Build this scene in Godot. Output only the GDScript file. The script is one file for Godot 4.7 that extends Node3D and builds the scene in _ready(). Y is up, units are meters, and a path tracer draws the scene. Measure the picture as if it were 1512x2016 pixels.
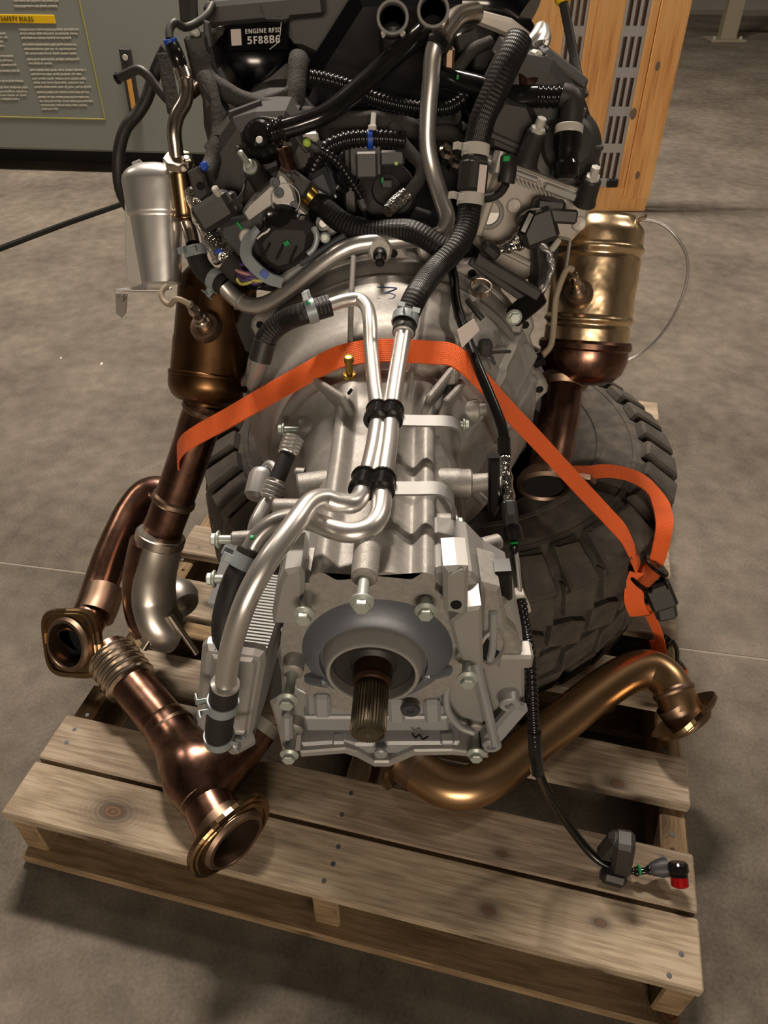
extends Node3D
# A crated-for-shipping engine and gearbox on a wooden pallet in a dim warehouse. Units are metres, y is up; the viewer stands at x = 0, z = 0.

const EYE := Vector3(0, 1.21, 0)
const PITCH := deg_to_rad(39.9)
const FOCAL := 1456.0
var mats := {}
var names := {}
var meshes := {}

# ------------------------------------------------------------------ surveying: where a sight line of the photograph meets a given plane
func sight(px: float, py: float) -> Vector3:
	var dx := (px - 756.0) / FOCAL
	var dy := (1008.0 - py) / FOCAL
	return Vector3(dx, dy * cos(PITCH) - sin(PITCH), -dy * sin(PITCH) - cos(PITCH))

func Z(px: float, py: float, z: float) -> Vector3:      # on the upright plane z metres ahead
	var d := sight(px, py)
	return EYE + d * (z / -d.z)

func H(px: float, py: float, y: float) -> Vector3:      # on the level plane at height y
	var d := sight(px, py)
	return EYE + d * ((EYE.y - y) / -d.y)

func zs(list: Array) -> Array:
	var out := []
	for p in list: out.append(Z(p[0], p[1], p[2]))
	return out

func hs(list: Array) -> Array:
	var out := []
	for p in list: out.append(H(p[0], p[1], p[2]))
	return out

# ------------------------------------------------------------------ mesh building
class Mold:
	var v := PackedVector3Array()
	var n := PackedVector3Array()
	var t := PackedVector2Array()
	var i := PackedInt32Array()

	func vert(p: Vector3, nn: Vector3, uv := Vector2.ZERO) -> int:
		v.append(p); n.append(nn); t.append(uv)
		return v.size() - 1

	func tri(a: int, b: int, c: int) -> void:
		if (v[b] - v[a]).cross(v[c] - v[a]).dot(n[a] + n[b] + n[c]) > 0.0:
			i.append(a); i.append(c); i.append(b)
		else:
			i.append(a); i.append(b); i.append(c)

	func face(pts: Array, nn := Vector3.ZERO, uvs := []) -> void:   # a flat convex face
		if nn == Vector3.ZERO: nn = (pts[1] - pts[0]).cross(pts[2] - pts[0]).normalized()
		var k := []
		for j in pts.size(): k.append(vert(pts[j], nn, uvs[j] if uvs else Vector2(pts[j].x + pts[j].y, pts[j].z + pts[j].y)))
		for j in range(1, pts.size() - 1): tri(k[0], k[j], k[j + 1])

	# a grid of points, rows x cols, with smooth normals; around closes the columns, flip turns it inside out
	func grid(g: Array, around: bool, flip := false, uvs := []) -> void:
		var rows := g.size()
		var cols: int = g[0].size()
		var base := v.size()
		for r in rows:
			for c in cols:
				var cp: int = (c + 1) % cols if around else mini(c + 1, cols - 1)
				var cm: int = (c - 1 + cols) % cols if around else maxi(c - 1, 0)
				var du: Vector3 = g[r][cp] - g[r][cm]
				var dv: Vector3 = g[mini(r + 1, rows - 1)][c] - g[maxi(r - 1, 0)][c]
				var nn := du.cross(dv).normalized()
				if nn == Vector3.ZERO:
					var r2: int = clampi(r + (1 if r == 0 else -1), 0, rows - 1)
					nn = (g[r2][cp] - g[r2][cm]).cross(dv).normalized()
				if flip: nn = -nn
				vert(g[r][c], nn, uvs[r][c] if uvs else Vector2(float(c) / cols, float(r) / rows))
		for r in rows - 1:
			for c in (cols if around else cols - 1):
				var c2 := (c + 1) % cols
				var a := base + r * cols + c
				var b := base + r * cols + c2
				var d := base + (r + 1) * cols + c
				var e := base + (r + 1) * cols + c2
				tri(a, b, e); tri(a, e, d)

	func join(o: Mold, x := Transform3D.IDENTITY) -> void:
		var base := v.size()
		for k in o.v.size(): vert(x * o.v[k], (x.basis * o.n[k]).normalized(), o.t[k])
		for k in o.i: i.append(base + k)

	func mesh(origin: Vector3) -> ArrayMesh:
		var vv := PackedVector3Array()
		vv.resize(v.size())
		for k in v.size(): vv[k] = v[k] - origin
		var a := []
		a.resize(Mesh.ARRAY_MAX)
		a[Mesh.ARRAY_VERTEX] = vv; a[Mesh.ARRAY_NORMAL] = n; a[Mesh.ARRAY_TEX_UV] = t; a[Mesh.ARRAY_INDEX] = i
		var m := ArrayMesh.new()
		m.add_surface_from_arrays(Mesh.PRIMITIVE_TRIANGLES, a)
		return m

func frame_for(d: Vector3, hint := Vector3.UP) -> Basis:     # a basis whose y runs along d
	var y := d.normalized()
	var x := hint.cross(y)
	if x.length() < 0.05: x = Vector3.RIGHT.cross(y)
	if x.length() < 0.05: x = Vector3.BACK.cross(y)
	x = x.normalized()
	return Basis(x, y, x.cross(y).normalized())

func smooth(pts: Array, step := 0.008) -> Array:            # Catmull-Rom through the points
	var out := []
	for k in pts.size() - 1:
		var p0: Vector3 = pts[k - 1] if k > 0 else pts[0] * 2.0 - pts[1]
		var p1: Vector3 = pts[k]
		var p2: Vector3 = pts[k + 1]
		var p3: Vector3 = pts[k + 2] if k + 2 < pts.size() else p2 * 2.0 - p1
		var d1 := maxf(p0.distance_to(p1), 1e-4); var d2 := maxf(p1.distance_to(p2), 1e-4); var d3 := maxf(p2.distance_to(p3), 1e-4)
		var m1 := (p2 - p0) / (d1 + d2) * d2
		var m2 := (p3 - p1) / (d2 + d3) * d2
		var steps := maxi(1, ceili(d2 / step))
		for s in steps:
			var t := float(s) / steps
			var t2 := t * t; var t3 := t2 * t
			out.append(p1 * (2 * t3 - 3 * t2 + 1) + m1 * (t3 - 2 * t2 + t) + p2 * (-2 * t3 + 3 * t2) + m2 * (t3 - t2))
	out.append(pts[-1])
	return out

func evenly(path: Array, step: float) -> Array:
	var out := [path[0]]
	var left := step
	for k in range(1, path.size()):
		var a: Vector3 = path[k - 1]
		var b: Vector3 = path[k]
		var d := a.distance_to(b)
		while d >= left and d > 1e-6:
			a = a.lerp(b, left / d); d = a.distance_to(b); out.append(a); left = step
		left -= d
	if out[-1].distance_to(path[-1]) > step * 0.2: out.append(path[-1])
	return out

# a round pipe along a path that is already smooth; r is a number or a Callable(metres along) -> radius; wall > 0 leaves it open with that wall
func sweep(m: Mold, path: Array, r, segs := 18, wall := 0.0, caps := true) -> void:
	var g := []
	var inner := []
	var uvs := []
	var along := 0.0
	var n := path.size()
	var tan := (path[1] - path[0] as Vector3).normalized()
	var b := frame_for(tan)
	for k in n:
		var nt: Vector3 = (path[mini(k + 1, n - 1)] - path[maxi(k - 1, 0)])
		nt = nt.normalized() if nt.length() > 1e-9 else tan
		b = Basis(Quaternion(tan, nt)) * b if tan.dot(nt) > -0.99 else b
		tan = nt
		if k: along += path[k].distance_to(path[k - 1])
		var rr: float = r.call(along) if r is Callable else r
		var ring := []; var ring2 := []; var uv := []
		for s in segs:
			var a := TAU * s / segs
			var d := b.x * cos(a) + b.z * sin(a)
			ring.append(path[k] + d * rr)
			ring2.append(path[k] + d * (rr - wall))
			uv.append(Vector2(float(s) / segs, along * 10.0))
		g.append(ring); inner.append(ring2); uvs.append(uv)
	m.grid(g, true, true, uvs)
	_outward(m, g, path)
	if wall > 0.0:
		var before := m.v.size()
		m.grid(inner, true, true)
		for k in range(before, m.v.size()):
			var c: Vector3 = path[(k - before) / segs]
			if m.n[k].dot(c - m.v[k]) < 0: m.n[k] = -m.n[k]
		for e in [0, n - 1]:
			var nn: Vector3 = (path[0] - path[1] if e == 0 else path[n - 1] - path[n - 2]).normalized()
			for s in segs: m.face([g[e][s], g[e][(s + 1) % segs], inner[e][(s + 1) % segs], inner[e][s]], nn)
	elif caps:
		for e in [0, n - 1]:
			var nn: Vector3 = (path[0] - path[1] if e == 0 else path[n - 1] - path[n - 2]).normalized()
			m.face(g[e], nn)

func _outward(m: Mold, g: Array, path: Array) -> void:      # make the normals of the grid just added point away from the path
	var cols: int = g[0].size()
	var base := m.v.size() - g.size() * cols
	var k0 := mini(1, g.size() - 1)
	if m.n[base + k0 * cols].dot(g[k0][0] - path[k0]) < 0:
		for k in range(base, m.v.size()): m.n[k] = -m.n[k]
		var first := m.i.size() - (g.size() - 1) * cols * 6
		for k in range(first, m.i.size(), 3):
			var q := m.i[k + 1]; m.i[k + 1] = m.i[k + 2]; m.i[k + 2] = q

func tube(pts: Array, r, step := 0.008, segs := 18, wall := 0.0) -> Mold:
	var m := Mold.new()
	sweep(m, smooth(pts, step), r, segs, wall)
	return m

func ribbed(pts: Array, r: float, depth := 0.0022, pitch := 0.006, segs := 16) -> Mold:   # corrugated conduit
	var m := Mold.new()
	sweep(m, evenly(smooth(pts, 0.006), pitch / 4.0), func(s): return r - depth * (0.5 - 0.5 * cos(s / pitch * TAU)), segs)
	return m

# a turned shape: profile of Vector2(radius, height along d); corners sharper than about 30 degrees stay crisp
func lathe(m: Mold, at: Vector3, d: Vector3, profile: Array, segs := 28, squash := 1.0) -> void:
	var b := frame_for(d)
	var run := [profile[0]]
	for k in range(1, profile.size()):
		run.append(profile[k])
		var crisp := false
		if k + 1 < profile.size():
			var e1: Vector2 = (profile[k] - profile[k - 1]).normalized()
			var e2: Vector2 = (profile[k + 1] - profile[k]).normalized()
			crisp = e1.dot(e2) < 0.86
		if crisp or k + 1 == profile.size():
			var g := []
			for p in run:
				var ring := []
				for s in segs:
					var a := TAU * s / segs
					ring.append(at + b * Vector3(cos(a) * p.x, p.y, sin(a) * p.x * squash))
				g.append(ring)
			var before := m.v.size()
			m.grid(g, true)
			var pa: Vector2 = run[0]; var pb: Vector2 = run[1]
			var want := b * Vector3((pb.y - pa.y), -(pb.x - pa.x), 0).normalized()
			if m.n[before].dot(want) < 0:
				for q in range(before, m.n.size()): m.n[q] = -m.n[q]
				var cnt: int = (run.size() - 1) * segs * 6
				for q in range(m.i.size() - cnt, m.i.size(), 3):
					var w := m.i[q + 1]; m.i[q + 1] = m.i[q + 2]; m.i[q + 2] = w
			run = [profile[k]]

func turned(at: Vector3, d: Vector3, profile: Array, segs := 28, squash := 1.0) -> Mold:
	var m := Mold.new()
	lathe(m, at, d, profile, segs, squash)
	return m

func drum(at: Vector3, d: Vector3, r: float, h: float, edge := 0.0015, segs := 24) -> Mold:   # a plain cylinder with broken edges
	return turned(at, d, [Vector2(0, 0), Vector2(r - edge, 0), Vector2(r, edge), Vector2(r, h - edge), Vector2(r - edge, h), Vector2(0, h)], segs)

# a block with chamfered edges
func block(m: Mold, x: Transform3D, size: Vector3, e := 0.002) -> void:
	var h := size / 2.0
	e = minf(e, minf(h.x, minf(h.y, h.z)) * 0.6)
	var q := func(sx, sy, sz, axis):
		var p := Vector3(sx * (h.x - e), sy * (h.y - e), sz * (h.z - e))
		p[axis] = [sx * h.x, sy * h.y, sz * h.z][axis]
		return x * p
	var o := x.origin
	for axis in 3:
		for s in [-1, 1]:
			var f := []
			for c in [[-1, -1], [1, -1], [1, 1], [-1, 1]]:
				var k := [0, 0, 0]
				k[axis] = s; k[(axis + 1) % 3] = c[0]; k[(axis + 2) % 3] = c[1]
				f.append(q.call(k[0], k[1], k[2], axis))
			var nn := Vector3.ZERO
			nn[axis] = s
			var uv := []
			var ai := 0 if axis != 0 else 2
			var bi := 1 if axis != 1 else 2
			for p in f:
				var l: Vector3 = x.affine_inverse() * p
				uv.append(Vector2(l[ai], l[bi]))
			m.face(f, (x.basis * nn).normalized(), uv)
	for axis in 3:
		var a1 := (axis + 1) % 3
		var a2 := (axis + 2) % 3
		for s in [-1, 1]:
			for w in [-1, 1]:
				var k := [0, 0, 0]
				k[a1] = s; k[a2] = w
				var f := []
				for c in [[-1, a1], [1, a1], [1, a2], [-1, a2]]:
					k[axis] = c[0]
					f.append(q.call(k[0], k[1], k[2], c[1]))
				var nn := Vector3.ZERO
				nn[a1] = s; nn[a2] = w
				var uv := []
				for p in f:
					var l: Vector3 = x.affine_inverse() * p
					uv.append(Vector2(l.x, l.y + l.z))
				m.face(f, (x.basis * nn).normalized(), uv)
	for sx in [-1, 1]:
		for sy in [-1, 1]:
			for sz in [-1, 1]:
				m.face([q.call(sx, sy, sz, 0), q.call(sx, sy, sz, 1), q.call(sx, sy, sz, 2)], (x.basis * Vector3(sx, sy, sz)).normalized())

func box(at: Vector3, size: Vector3, basis := Basis.IDENTITY, e := 0.002) -> Mold:
	var m := Mold.new()
	block(m, Transform3D(basis, at), size, e)
	return m

# a bar between two points, w wide, h thick (h along the hint)
func bar(a: Vector3, b: Vector3, w: float, h: float, hint := Vector3.UP, e := 0.0015) -> Mold:
	return box((a + b) / 2.0, Vector3(w, a.distance_to(b), h), frame_for(b - a, hint), e)

# a slab cut to an outline: the outline lies in the plane of p, the slab runs from there along -front; its front edge is chamfered
func slab(outline: Array, front: Vector3, depth: float, e := 0.003, back_scale := 1.0) -> Mold:
	var m := Mold.new()
	slab_into(m, outline, front, depth, e, back_scale)
	return m

func slab_into(m: Mold, outline: Array, front: Vector3, depth: float, e := 0.003, back_scale := 1.0) -> void:
	front = front.normalized()
	var b := frame_for(front, Vector3.UP)          # y = front
	var c := Vector3.ZERO
	for p in outline: c += p
	c /= outline.size()
	var flat := PackedVector2Array()
	for p in outline:
		var l: Vector3 = b.inverse() * (p - c)
		flat.append(Vector2(l.x, l.z))
	if Geometry2D.is_polygon_clockwise(flat): flat.reverse()
	var n := flat.size()
	var inset := PackedVector2Array()
	for k in n:
		var e1 := (flat[k] - flat[(k - 1 + n) % n]).normalized()
		var e2 := (flat[(k + 1) % n] - flat[k]).normalized()
		var n1 := Vector2(-e1.y, e1.x); var n2 := Vector2(-e2.y, e2.x)
		var bis := (n1 + n2)
		bis = bis.normalized() * (e / maxf(0.45, sqrt((1.0 + n1.dot(n2)) / 2.0))) if bis.length() > 0.01 else n1 * e
		inset.append(flat[k] + bis)
	if Geometry2D.is_polygon_clockwise(inset) or Geometry2D.triangulate_polygon(inset).is_empty(): inset = flat.duplicate()
	var to3 := func(p: Vector2, h: float) -> Vector3: return c + b * Vector3(p.x, h, p.y)
	var caps := Geometry2D.triangulate_polygon(inset)
	if caps.is_empty(): print("no cap ", outline.size(), " ", outline[0])
	var base := m.v.size()
	for p in inset: m.vert(to3.call(p, 0.0), front, p)
	for k in range(0, caps.size(), 3): m.tri(base + caps[k], base + caps[k + 1], base + caps[k + 2])
	caps = Geometry2D.triangulate_polygon(flat)
	base = m.v.size()
	for p in flat: m.vert(to3.call(p * back_scale, -depth), -front, p)
	for k in range(0, caps.size(), 3): m.tri(base + caps[k], base + caps[k + 1], base + caps[k + 2])
	for k in n:
		var k2 := (k + 1) % n
		var ed := flat[k2] - flat[k]
		var nn := b * Vector3(ed.y, 0, -ed.x).normalized()
		var f := [to3.call(flat[k], -e), to3.call(flat[k2], -e), to3.call(flat[k2] * back_scale, -depth), to3.call(flat[k] * back_scale, -depth)]
		m.face(f, nn)
		m.face([to3.call(inset[k], 0.0), to3.call(inset[k2], 0.0), to3.call(flat[k2], -e), to3.call(flat[k], -e)], (nn + front).normalized())

# a plate between an outer and an inner loop of as many points, in the plane square to front, with rolled front edge
func ring_plate(outer: Array, inner: Array, front: Vector3, depth: float, e := 0.0015) -> Mold:
	var m := Mold.new()
	front = front.normalized()
	var n := outer.size()
	var c := Vector3.ZERO
	for p in outer: c += p / n
	for k in n:
		var j := (k + 1) % n
		var o1: Vector3 = outer[k]; var o2: Vector3 = outer[j]; var i1: Vector3 = inner[k]; var i2: Vector3 = inner[j]
		var nn := ((o1 + o2) / 2 - c).normalized()
		var s1 := o1 + (c - o1).normalized() * e; var s2 := o2 + (c - o2).normalized() * e
		m.face([s1, s2, i2, i1], front)
		m.face([s1, s2, o2 - front * e, o1 - front * e], (front + nn).normalized())
		m.face([o1 - front * e, o2 - front * e, o2 - front * depth, o1 - front * depth], nn)
		m.face([o1 - front * depth, o2 - front * depth, i2 - front * depth, i1 - front * depth], -front)
		m.face([i1, i2, i2 - front * depth, i1 - front * depth], -nn)
	return m

# a flat band along a path; side[k] is the direction of its width at every point
func band(path: Array, sides: Array, width: float, thick: float) -> Mold:
	var m := Mold.new()
	var n := path.size()
	var g := []
	var uvs := []
	var along := 0.0
	for k in n:
		var tan: Vector3 = (path[mini(k + 1, n - 1)] - path[maxi(k - 1, 0)]).normalized()
		var w: Vector3 = sides[k] - tan * tan.dot(sides[k])
		w = w.normalized()
		var u := w.cross(tan).normalized()
		if k: along += path[k].distance_to(path[k - 1])
		g.append([path[k] + w * width / 2 + u * thick / 2, path[k] - w * width / 2 + u * thick / 2, path[k] - w * width / 2 - u * thick / 2, path[k] + w * width / 2 - u * thick / 2])
		uvs.append(along)
	for k in n - 1:
		for s in 4:
			var s2 := (s + 1) % 4
			var wide := s % 2 == 0
			var out: Vector3 = (g[k][s] + g[k][s2]) / 2 - path[k]
			var out2: Vector3 = (g[k + 1][s] + g[k + 1][s2]) / 2 - path[k + 1]
			var a := m.vert(g[k][s], out.normalized(), Vector2(0, uvs[k])); var b := m.vert(g[k][s2], out.normalized(), Vector2(1 if wide else 0, uvs[k]))
			var c := m.vert(g[k + 1][s2], out2.normalized(), Vector2(1 if wide else 0, uvs[k + 1])); var d := m.vert(g[k + 1][s], out2.normalized(), Vector2(0, uvs[k + 1]))
			m.tri(a, b, c); m.tri(a, c, d)
	m.face(g[0]); m.face(g[n - 1])
	return m

# smooth union of round cones between joints, meshed as surface nets; bones = [[a, b, ra, rb], ...]
func melt(bones: Array, cell: float, blend: float, holes := []) -> Mold:
	var lo := Vector3.INF; var hi := -Vector3.INF
	for q in bones:
		var rm: float = maxf(q[2], q[3]) + cell * 2 + blend * 0.3
		for e in 2:
			lo = lo.min(q[e] - Vector3.ONE * rm); hi = hi.max(q[e] + Vector3.ONE * rm)
	var nx := ceili((hi.x - lo.x) / cell) + 1; var ny := ceili((hi.y - lo.y) / cell) + 1; var nz := ceili((hi.z - lo.z) / cell) + 1
	var f := PackedFloat32Array()
	f.resize(nx * ny * nz)
	var field := func(p: Vector3) -> float:
		var d := 1e3
		for q in bones:
			var ab: Vector3 = q[1] - q[0]
			var t := clampf((p - q[0]).dot(ab) / maxf(ab.length_squared(), 1e-9), 0.0, 1.0)
			var dd := p.distance_to(q[0] + ab * t) - lerpf(q[2], q[3], t)
			var hh := maxf(blend - absf(d - dd), 0.0) / blend
			d = minf(d, dd) - hh * hh * blend * 0.25
		for q in holes:
			var ab: Vector3 = q[1] - q[0]
			var t := clampf((p - q[0]).dot(ab) / ab.length_squared(), 0.0, 1.0)
			d = maxf(d, q[2] - p.distance_to(q[0] + ab * t))
		return d
	for z in nz:
		for y in ny:
			for x in nx: f[(z * ny + y) * nx + x] = field.call(lo + Vector3(x, y, z) * cell)
	var m := Mold.new()
	var ids := {}
	for z in nz - 1:
		for y in ny - 1:
			for x in nx - 1:
				var o := (z * ny + y) * nx + x
				var k := [f[o], f[o + 1], f[o + nx], f[o + nx + 1], f[o + nx * ny], f[o + nx * ny + 1], f[o + nx * ny + nx], f[o + nx * ny + nx + 1]]
				var inside := 0
				for s in k: inside += 1 if s < 0 else 0
				if inside == 0 or inside == 8: continue
				var sum := Vector3.ZERO
				var cnt := 0
				for e in [[0, 1], [2, 3], [4, 5], [6, 7], [0, 2], [1, 3], [4, 6], [5, 7], [0, 4], [1, 5], [2, 6], [3, 7]]:
					if (k[e[0]] < 0) != (k[e[1]] < 0):
						var t: float = k[e[0]] / (k[e[0]] - k[e[1]])
						var a := Vector3(e[0] & 1, (e[0] >> 1) & 1, e[0] >> 2)
						var b := Vector3(e[1] & 1, (e[1] >> 1) & 1, e[1] >> 2)
						sum += a.lerp(b, t); cnt += 1
				var p := lo + (Vector3(x, y, z) + sum / cnt) * cell
				var h := cell * 0.6
				var g := Vector3(field.call(p + Vector3(h, 0, 0)) - field.call(p - Vector3(h, 0, 0)), field.call(p + Vector3(0, h, 0)) - field.call(p - Vector3(0, h, 0)), field.call(p + Vector3(0, 0, h)) - field.call(p - Vector3(0, 0, h))).normalized()
				p -= g * field.call(p)
				ids[o] = m.vert(p, g, Vector2(p.x, p.z) * 10)
	for o in ids:
		var x: int = o % nx; var y: int = (o / nx) % ny; var z: int = o / (nx * ny)
		for axis in 3:
			var st: int = [1, nx, nx * ny][axis]
			var s1: int = [nx, nx * ny, 1][axis]; var s2: int = [nx * ny, 1, nx][axis]
			if (f[o] < 0) == (f[o + st] < 0): continue
			if not (ids.has(o - s1) and ids.has(o - s2) and ids.has(o - s1 - s2)): continue
			m.tri(ids[o], ids[o - s1], ids[o - s1 - s2]); m.tri(ids[o], ids[o - s1 - s2], ids[o - s2])
	return m

# ------------------------------------------------------------------ naming and placing
func numbered(called: String) -> String:
	var k: int = names.get(called, 0)
	names[called] = k + 1
	return called if k == 0 else "%s_%03d" % [called, k]

func thing(called: String, label: String, category: String, at: Vector3, group := "") -> Node3D:
	var o := Node3D.new()
	o.name = numbered(called)
	add_child(o)
	o.position = at
	o.set_meta("label", label); o.set_meta("category", category)
	if group: o.set_meta("group", group)
	return o

func base_of(o: Node) -> Vector3:
	var p := Vector3.ZERO
	while o != self:
		p += o.position
		o = o.get_parent()
	return p

func part(called: String, m: Mold, mat: Material, parent: Node, label := "") -> MeshInstance3D:
	var o := MeshInstance3D.new()
	o.name = called
	o.mesh = m.mesh(base_of(parent))
	o.material_override = mat
	parent.add_child(o, true)
	if label: o.set_meta("label", label)
	return o

func solo(called: String, m: Mold, mat: Material, label: String, category: String, group := "") -> MeshInstance3D:   # a thing that is one mesh
	var c := Vector3.ZERO
	var lo := Vector3.INF; var hi := -Vector3.INF
	for p in m.v:
		lo = lo.min(p); hi = hi.max(p)
	c = Vector3((lo.x + hi.x) / 2, lo.y, (lo.z + hi.z) / 2)
	var o := MeshInstance3D.new()
	o.name = numbered(called)
	o.mesh = m.mesh(c)
	o.material_override = mat
	add_child(o)
	o.position = c
	o.set_meta("label", label); o.set_meta("category", category)
	if group: o.set_meta("group", group)
	return o

func struct(called: String, m: Mold, mat: Material) -> MeshInstance3D:
	var o := MeshInstance3D.new()
	o.name = numbered(called)
	o.mesh = m.mesh(Vector3.ZERO)
	o.material_override = mat
	add_child(o)
	o.set_meta("kind", "structure")
	return o

func stamp(called: String, mesh: Mesh, mat: Material, parent: Node, x: Transform3D, label := "") -> MeshInstance3D:   # a shared mesh, placed by its world transform
	var o := MeshInstance3D.new()
	o.name = called
	o.mesh = mesh
	o.material_override = mat
	parent.add_child(o, true)
	o.transform = Transform3D(x.basis, x.origin - base_of(parent))
	if label: o.set_meta("label", label)
	return o

func words(called: String, text: String, size: float, mat: Material, parent: Node, x: Transform3D, depth := 0.0006, bold := true) -> MeshInstance3D:
	var f := SystemFont.new()
	f.font_names = PackedStringArray(["Droid Sans"])
	if bold: f.font_weight = 700
	var t := TextMesh.new()
	t.font = f; t.text = text; t.font_size = 32; t.pixel_size = size / 32.0; t.depth = depth; t.curve_step = 1.0
	return stamp(called, t, mat, parent, x)

# a flange bolt: its mesh is made once; head towards d, underside of the washer at the origin
func bolt_mesh(kind: String, r: float, shank_r: float, shank: float) -> Mesh:
	if meshes.has(kind): return meshes[kind]
	var m := Mold.new()
	lathe(m, Vector3.ZERO, Vector3.UP, [Vector2(0, 0), Vector2(r * 0.95, 0), Vector2(r, r * 0.08), Vector2(r, r * 0.2), Vector2(r * 0.74, r * 0.42), Vector2(0, r * 0.42)], 24)
	var hr := r * 0.7
	var h := r * 0.95
	var top := []
	var ring := []
	for s in 6:
		var a := TAU * s / 6
		ring.append(Vector3(cos(a), 0, sin(a)) * hr)
		top.append(Vector3(cos(a) * hr * 0.86, h, sin(a) * hr * 0.86))
	for s in 6:
		var s2 := (s + 1) % 6
		var nn: Vector3 = (ring[s] + ring[s2]).normalized()
		var up := Vector3(0, h * 0.88, 0)
		m.face([ring[s] + Vector3(0, r * 0.3, 0), ring[s2] + Vector3(0, r * 0.3, 0), ring[s2] + up, ring[s] + up], nn)
		m.face([ring[s] + up, ring[s2] + up, top[s2], top[s]], (nn + Vector3.UP).normalized())
	m.face(top, Vector3.UP)
	if shank > 0:
		lathe(m, Vector3.ZERO, Vector3.DOWN, [Vector2(shank_r, 0), Vector2(shank_r, shank * 0.35), Vector2(shank_r * 0.92, shank * 0.37), Vector2(shank_r * 0.92, shank), Vector2(0, shank)], 14)
	meshes[kind] = m.mesh(Vector3.ZERO)
	return meshes[kind]

func bolt(parent: Node, at: Vector3, d: Vector3, r := 0.0105, shank := 0.03, mat: Material = null, called := "bolt") -> MeshInstance3D:
	var mesh := bolt_mesh("%.4f %.3f" % [r, shank], r, r * 0.52, shank)
	return stamp(called, mesh, mat if mat else mats.zinc, parent, Transform3D(frame_for(d), at))

# ------------------------------------------------------------------ materials
func noise(size: Vector2i, freq: float, seed_: int, octaves := 4, kind := FastNoiseLite.TYPE_SIMPLEX_SMOOTH) -> Image:
	var f := FastNoiseLite.new()
	f.seed = seed_; f.frequency = freq; f.noise_type = kind
	f.fractal_type = FastNoiseLite.FRACTAL_FBM if octaves > 1 else FastNoiseLite.FRACTAL_NONE
	f.fractal_octaves = octaves
	var im := f.get_seamless_image(size.x, size.y)
	im.convert(Image.FORMAT_L8)
	return im

func tinted(layers: Array, weights: Array, ramp: Array) -> ImageTexture:   # weighted sum of grey images through a colour ramp [[at, Color], ...]
	var w: int = layers[0].get_width()
	var h: int = layers[0].get_height()
	var lut := PackedByteArray()
	for k in 256:
		var x := k / 255.0
		var c: Color = ramp[0][1]
		for r in ramp.size() - 1:
			if x >= ramp[r][0]: c = ramp[r][1].lerp(ramp[r + 1][1], clampf((x - ramp[r][0]) / (ramp[r + 1][0] - ramp[r][0]), 0, 1))
		lut.append(c.r8); lut.append(c.g8); lut.append(c.b8)
	var data := []
	for l in layers: data.append(l.get_data())
	var out := PackedByteArray()
	out.resize(w * h * 3)
	var cnt := w * h
	var d0: PackedByteArray = data[0]
	var d1: PackedByteArray = data[1] if data.size() > 1 else data[0]
	var d2: PackedByteArray = data[2] if data.size() > 2 else data[0]
	var w0: float = weights[0]
	var w1: float = weights[1] if data.size() > 1 else 0.0
	var w2: float = weights[2] if data.size() > 2 else 0.0
	var off := 127.5 * (1.0 - w0 - w1 - w2)
	for k in cnt:
		var x := clampi(int(d0[k] * w0 + d1[k] * w1 + d2[k] * w2 + off), 0, 255) * 3
		out[k * 3] = lut[x]; out[k * 3 + 1] = lut[x + 1]; out[k * 3 + 2] = lut[x + 2]
	return ImageTexture.create_from_image(Image.create_from_data(w, h, false, Image.FORMAT_RGB8, out))

func mat(called: String, color: Color, rough: float, metal := 0.0) -> StandardMaterial3D:
	var m := StandardMaterial3D.new()
	m.resource_name = called
	m.albedo_color = color; m.roughness = rough; m.metallic = metal
	mats[called] = m
	return m

func tri_map(m: StandardMaterial3D, scale: float) -> void:
	m.uv1_triplanar = true; m.uv1_world_triplanar = true; m.uv1_scale = Vector3.ONE * scale

func relief(m: StandardMaterial3D, im: Image, cm: float) -> void:
	m.heightmap_enabled = true
	m.heightmap_texture = ImageTexture.create_from_image(im)
	m.heightmap_scale = cm

func wood(seed_: int, pale: Color, mid: Color, dark: Color, knots: Array, w := 1024, h := 256) -> ImageTexture:
	var long := noise(Vector2i(w / 8, h), 0.06, seed_, 4); long.resize(w, h, Image.INTERPOLATE_CUBIC)
	var fine := noise(Vector2i(w / 16, h), 0.32, seed_ + 1, 3); fine.resize(w, h, Image.INTERPOLATE_CUBIC)
	var stain := noise(Vector2i(w, h), 0.006, seed_ + 2, 4)
	var t := tinted([long, fine, stain], [0.55, 0.42, 0.42], [[0.0, dark], [0.40, mid], [0.62, pale], [1.0, pale.lightened(0.12)]])
	var im := t.get_image()
	for k in knots:                                  # [x, y, radius] in pixels: a dark eye in a halo of bent grain
		var r: float = k[2]
		for y in range(maxi(0, int(k[1] - r * 4.5)), mini(h, int(k[1] + r * 4.5))):
			for x in range(maxi(0, int(k[0] - r * 4)), mini(w, int(k[0] + r * 4))):
				var d := Vector2((x - k[0]) / (0.75 * r), (y - k[1]) / r).length()
				if d > 4.5: continue
				var c := im.get_pixel(x, y)
				var ring := 0.5 + 0.5 * sin(d * 19.0 + sin(x * 0.11) * 0.8)
				if d < 0.6: c = Color(0.30, 0.225, 0.16).lerp(Color(0.43, 0.325, 0.23), ring)
				else: c = c.lerp(dark.darkened(0.45), 0.9 * exp(-(d - 0.6) * 1.0) * (0.75 + 0.25 * ring))
				im.set_pixel(x, y, c)
	return ImageTexture.create_from_image(im)

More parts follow.
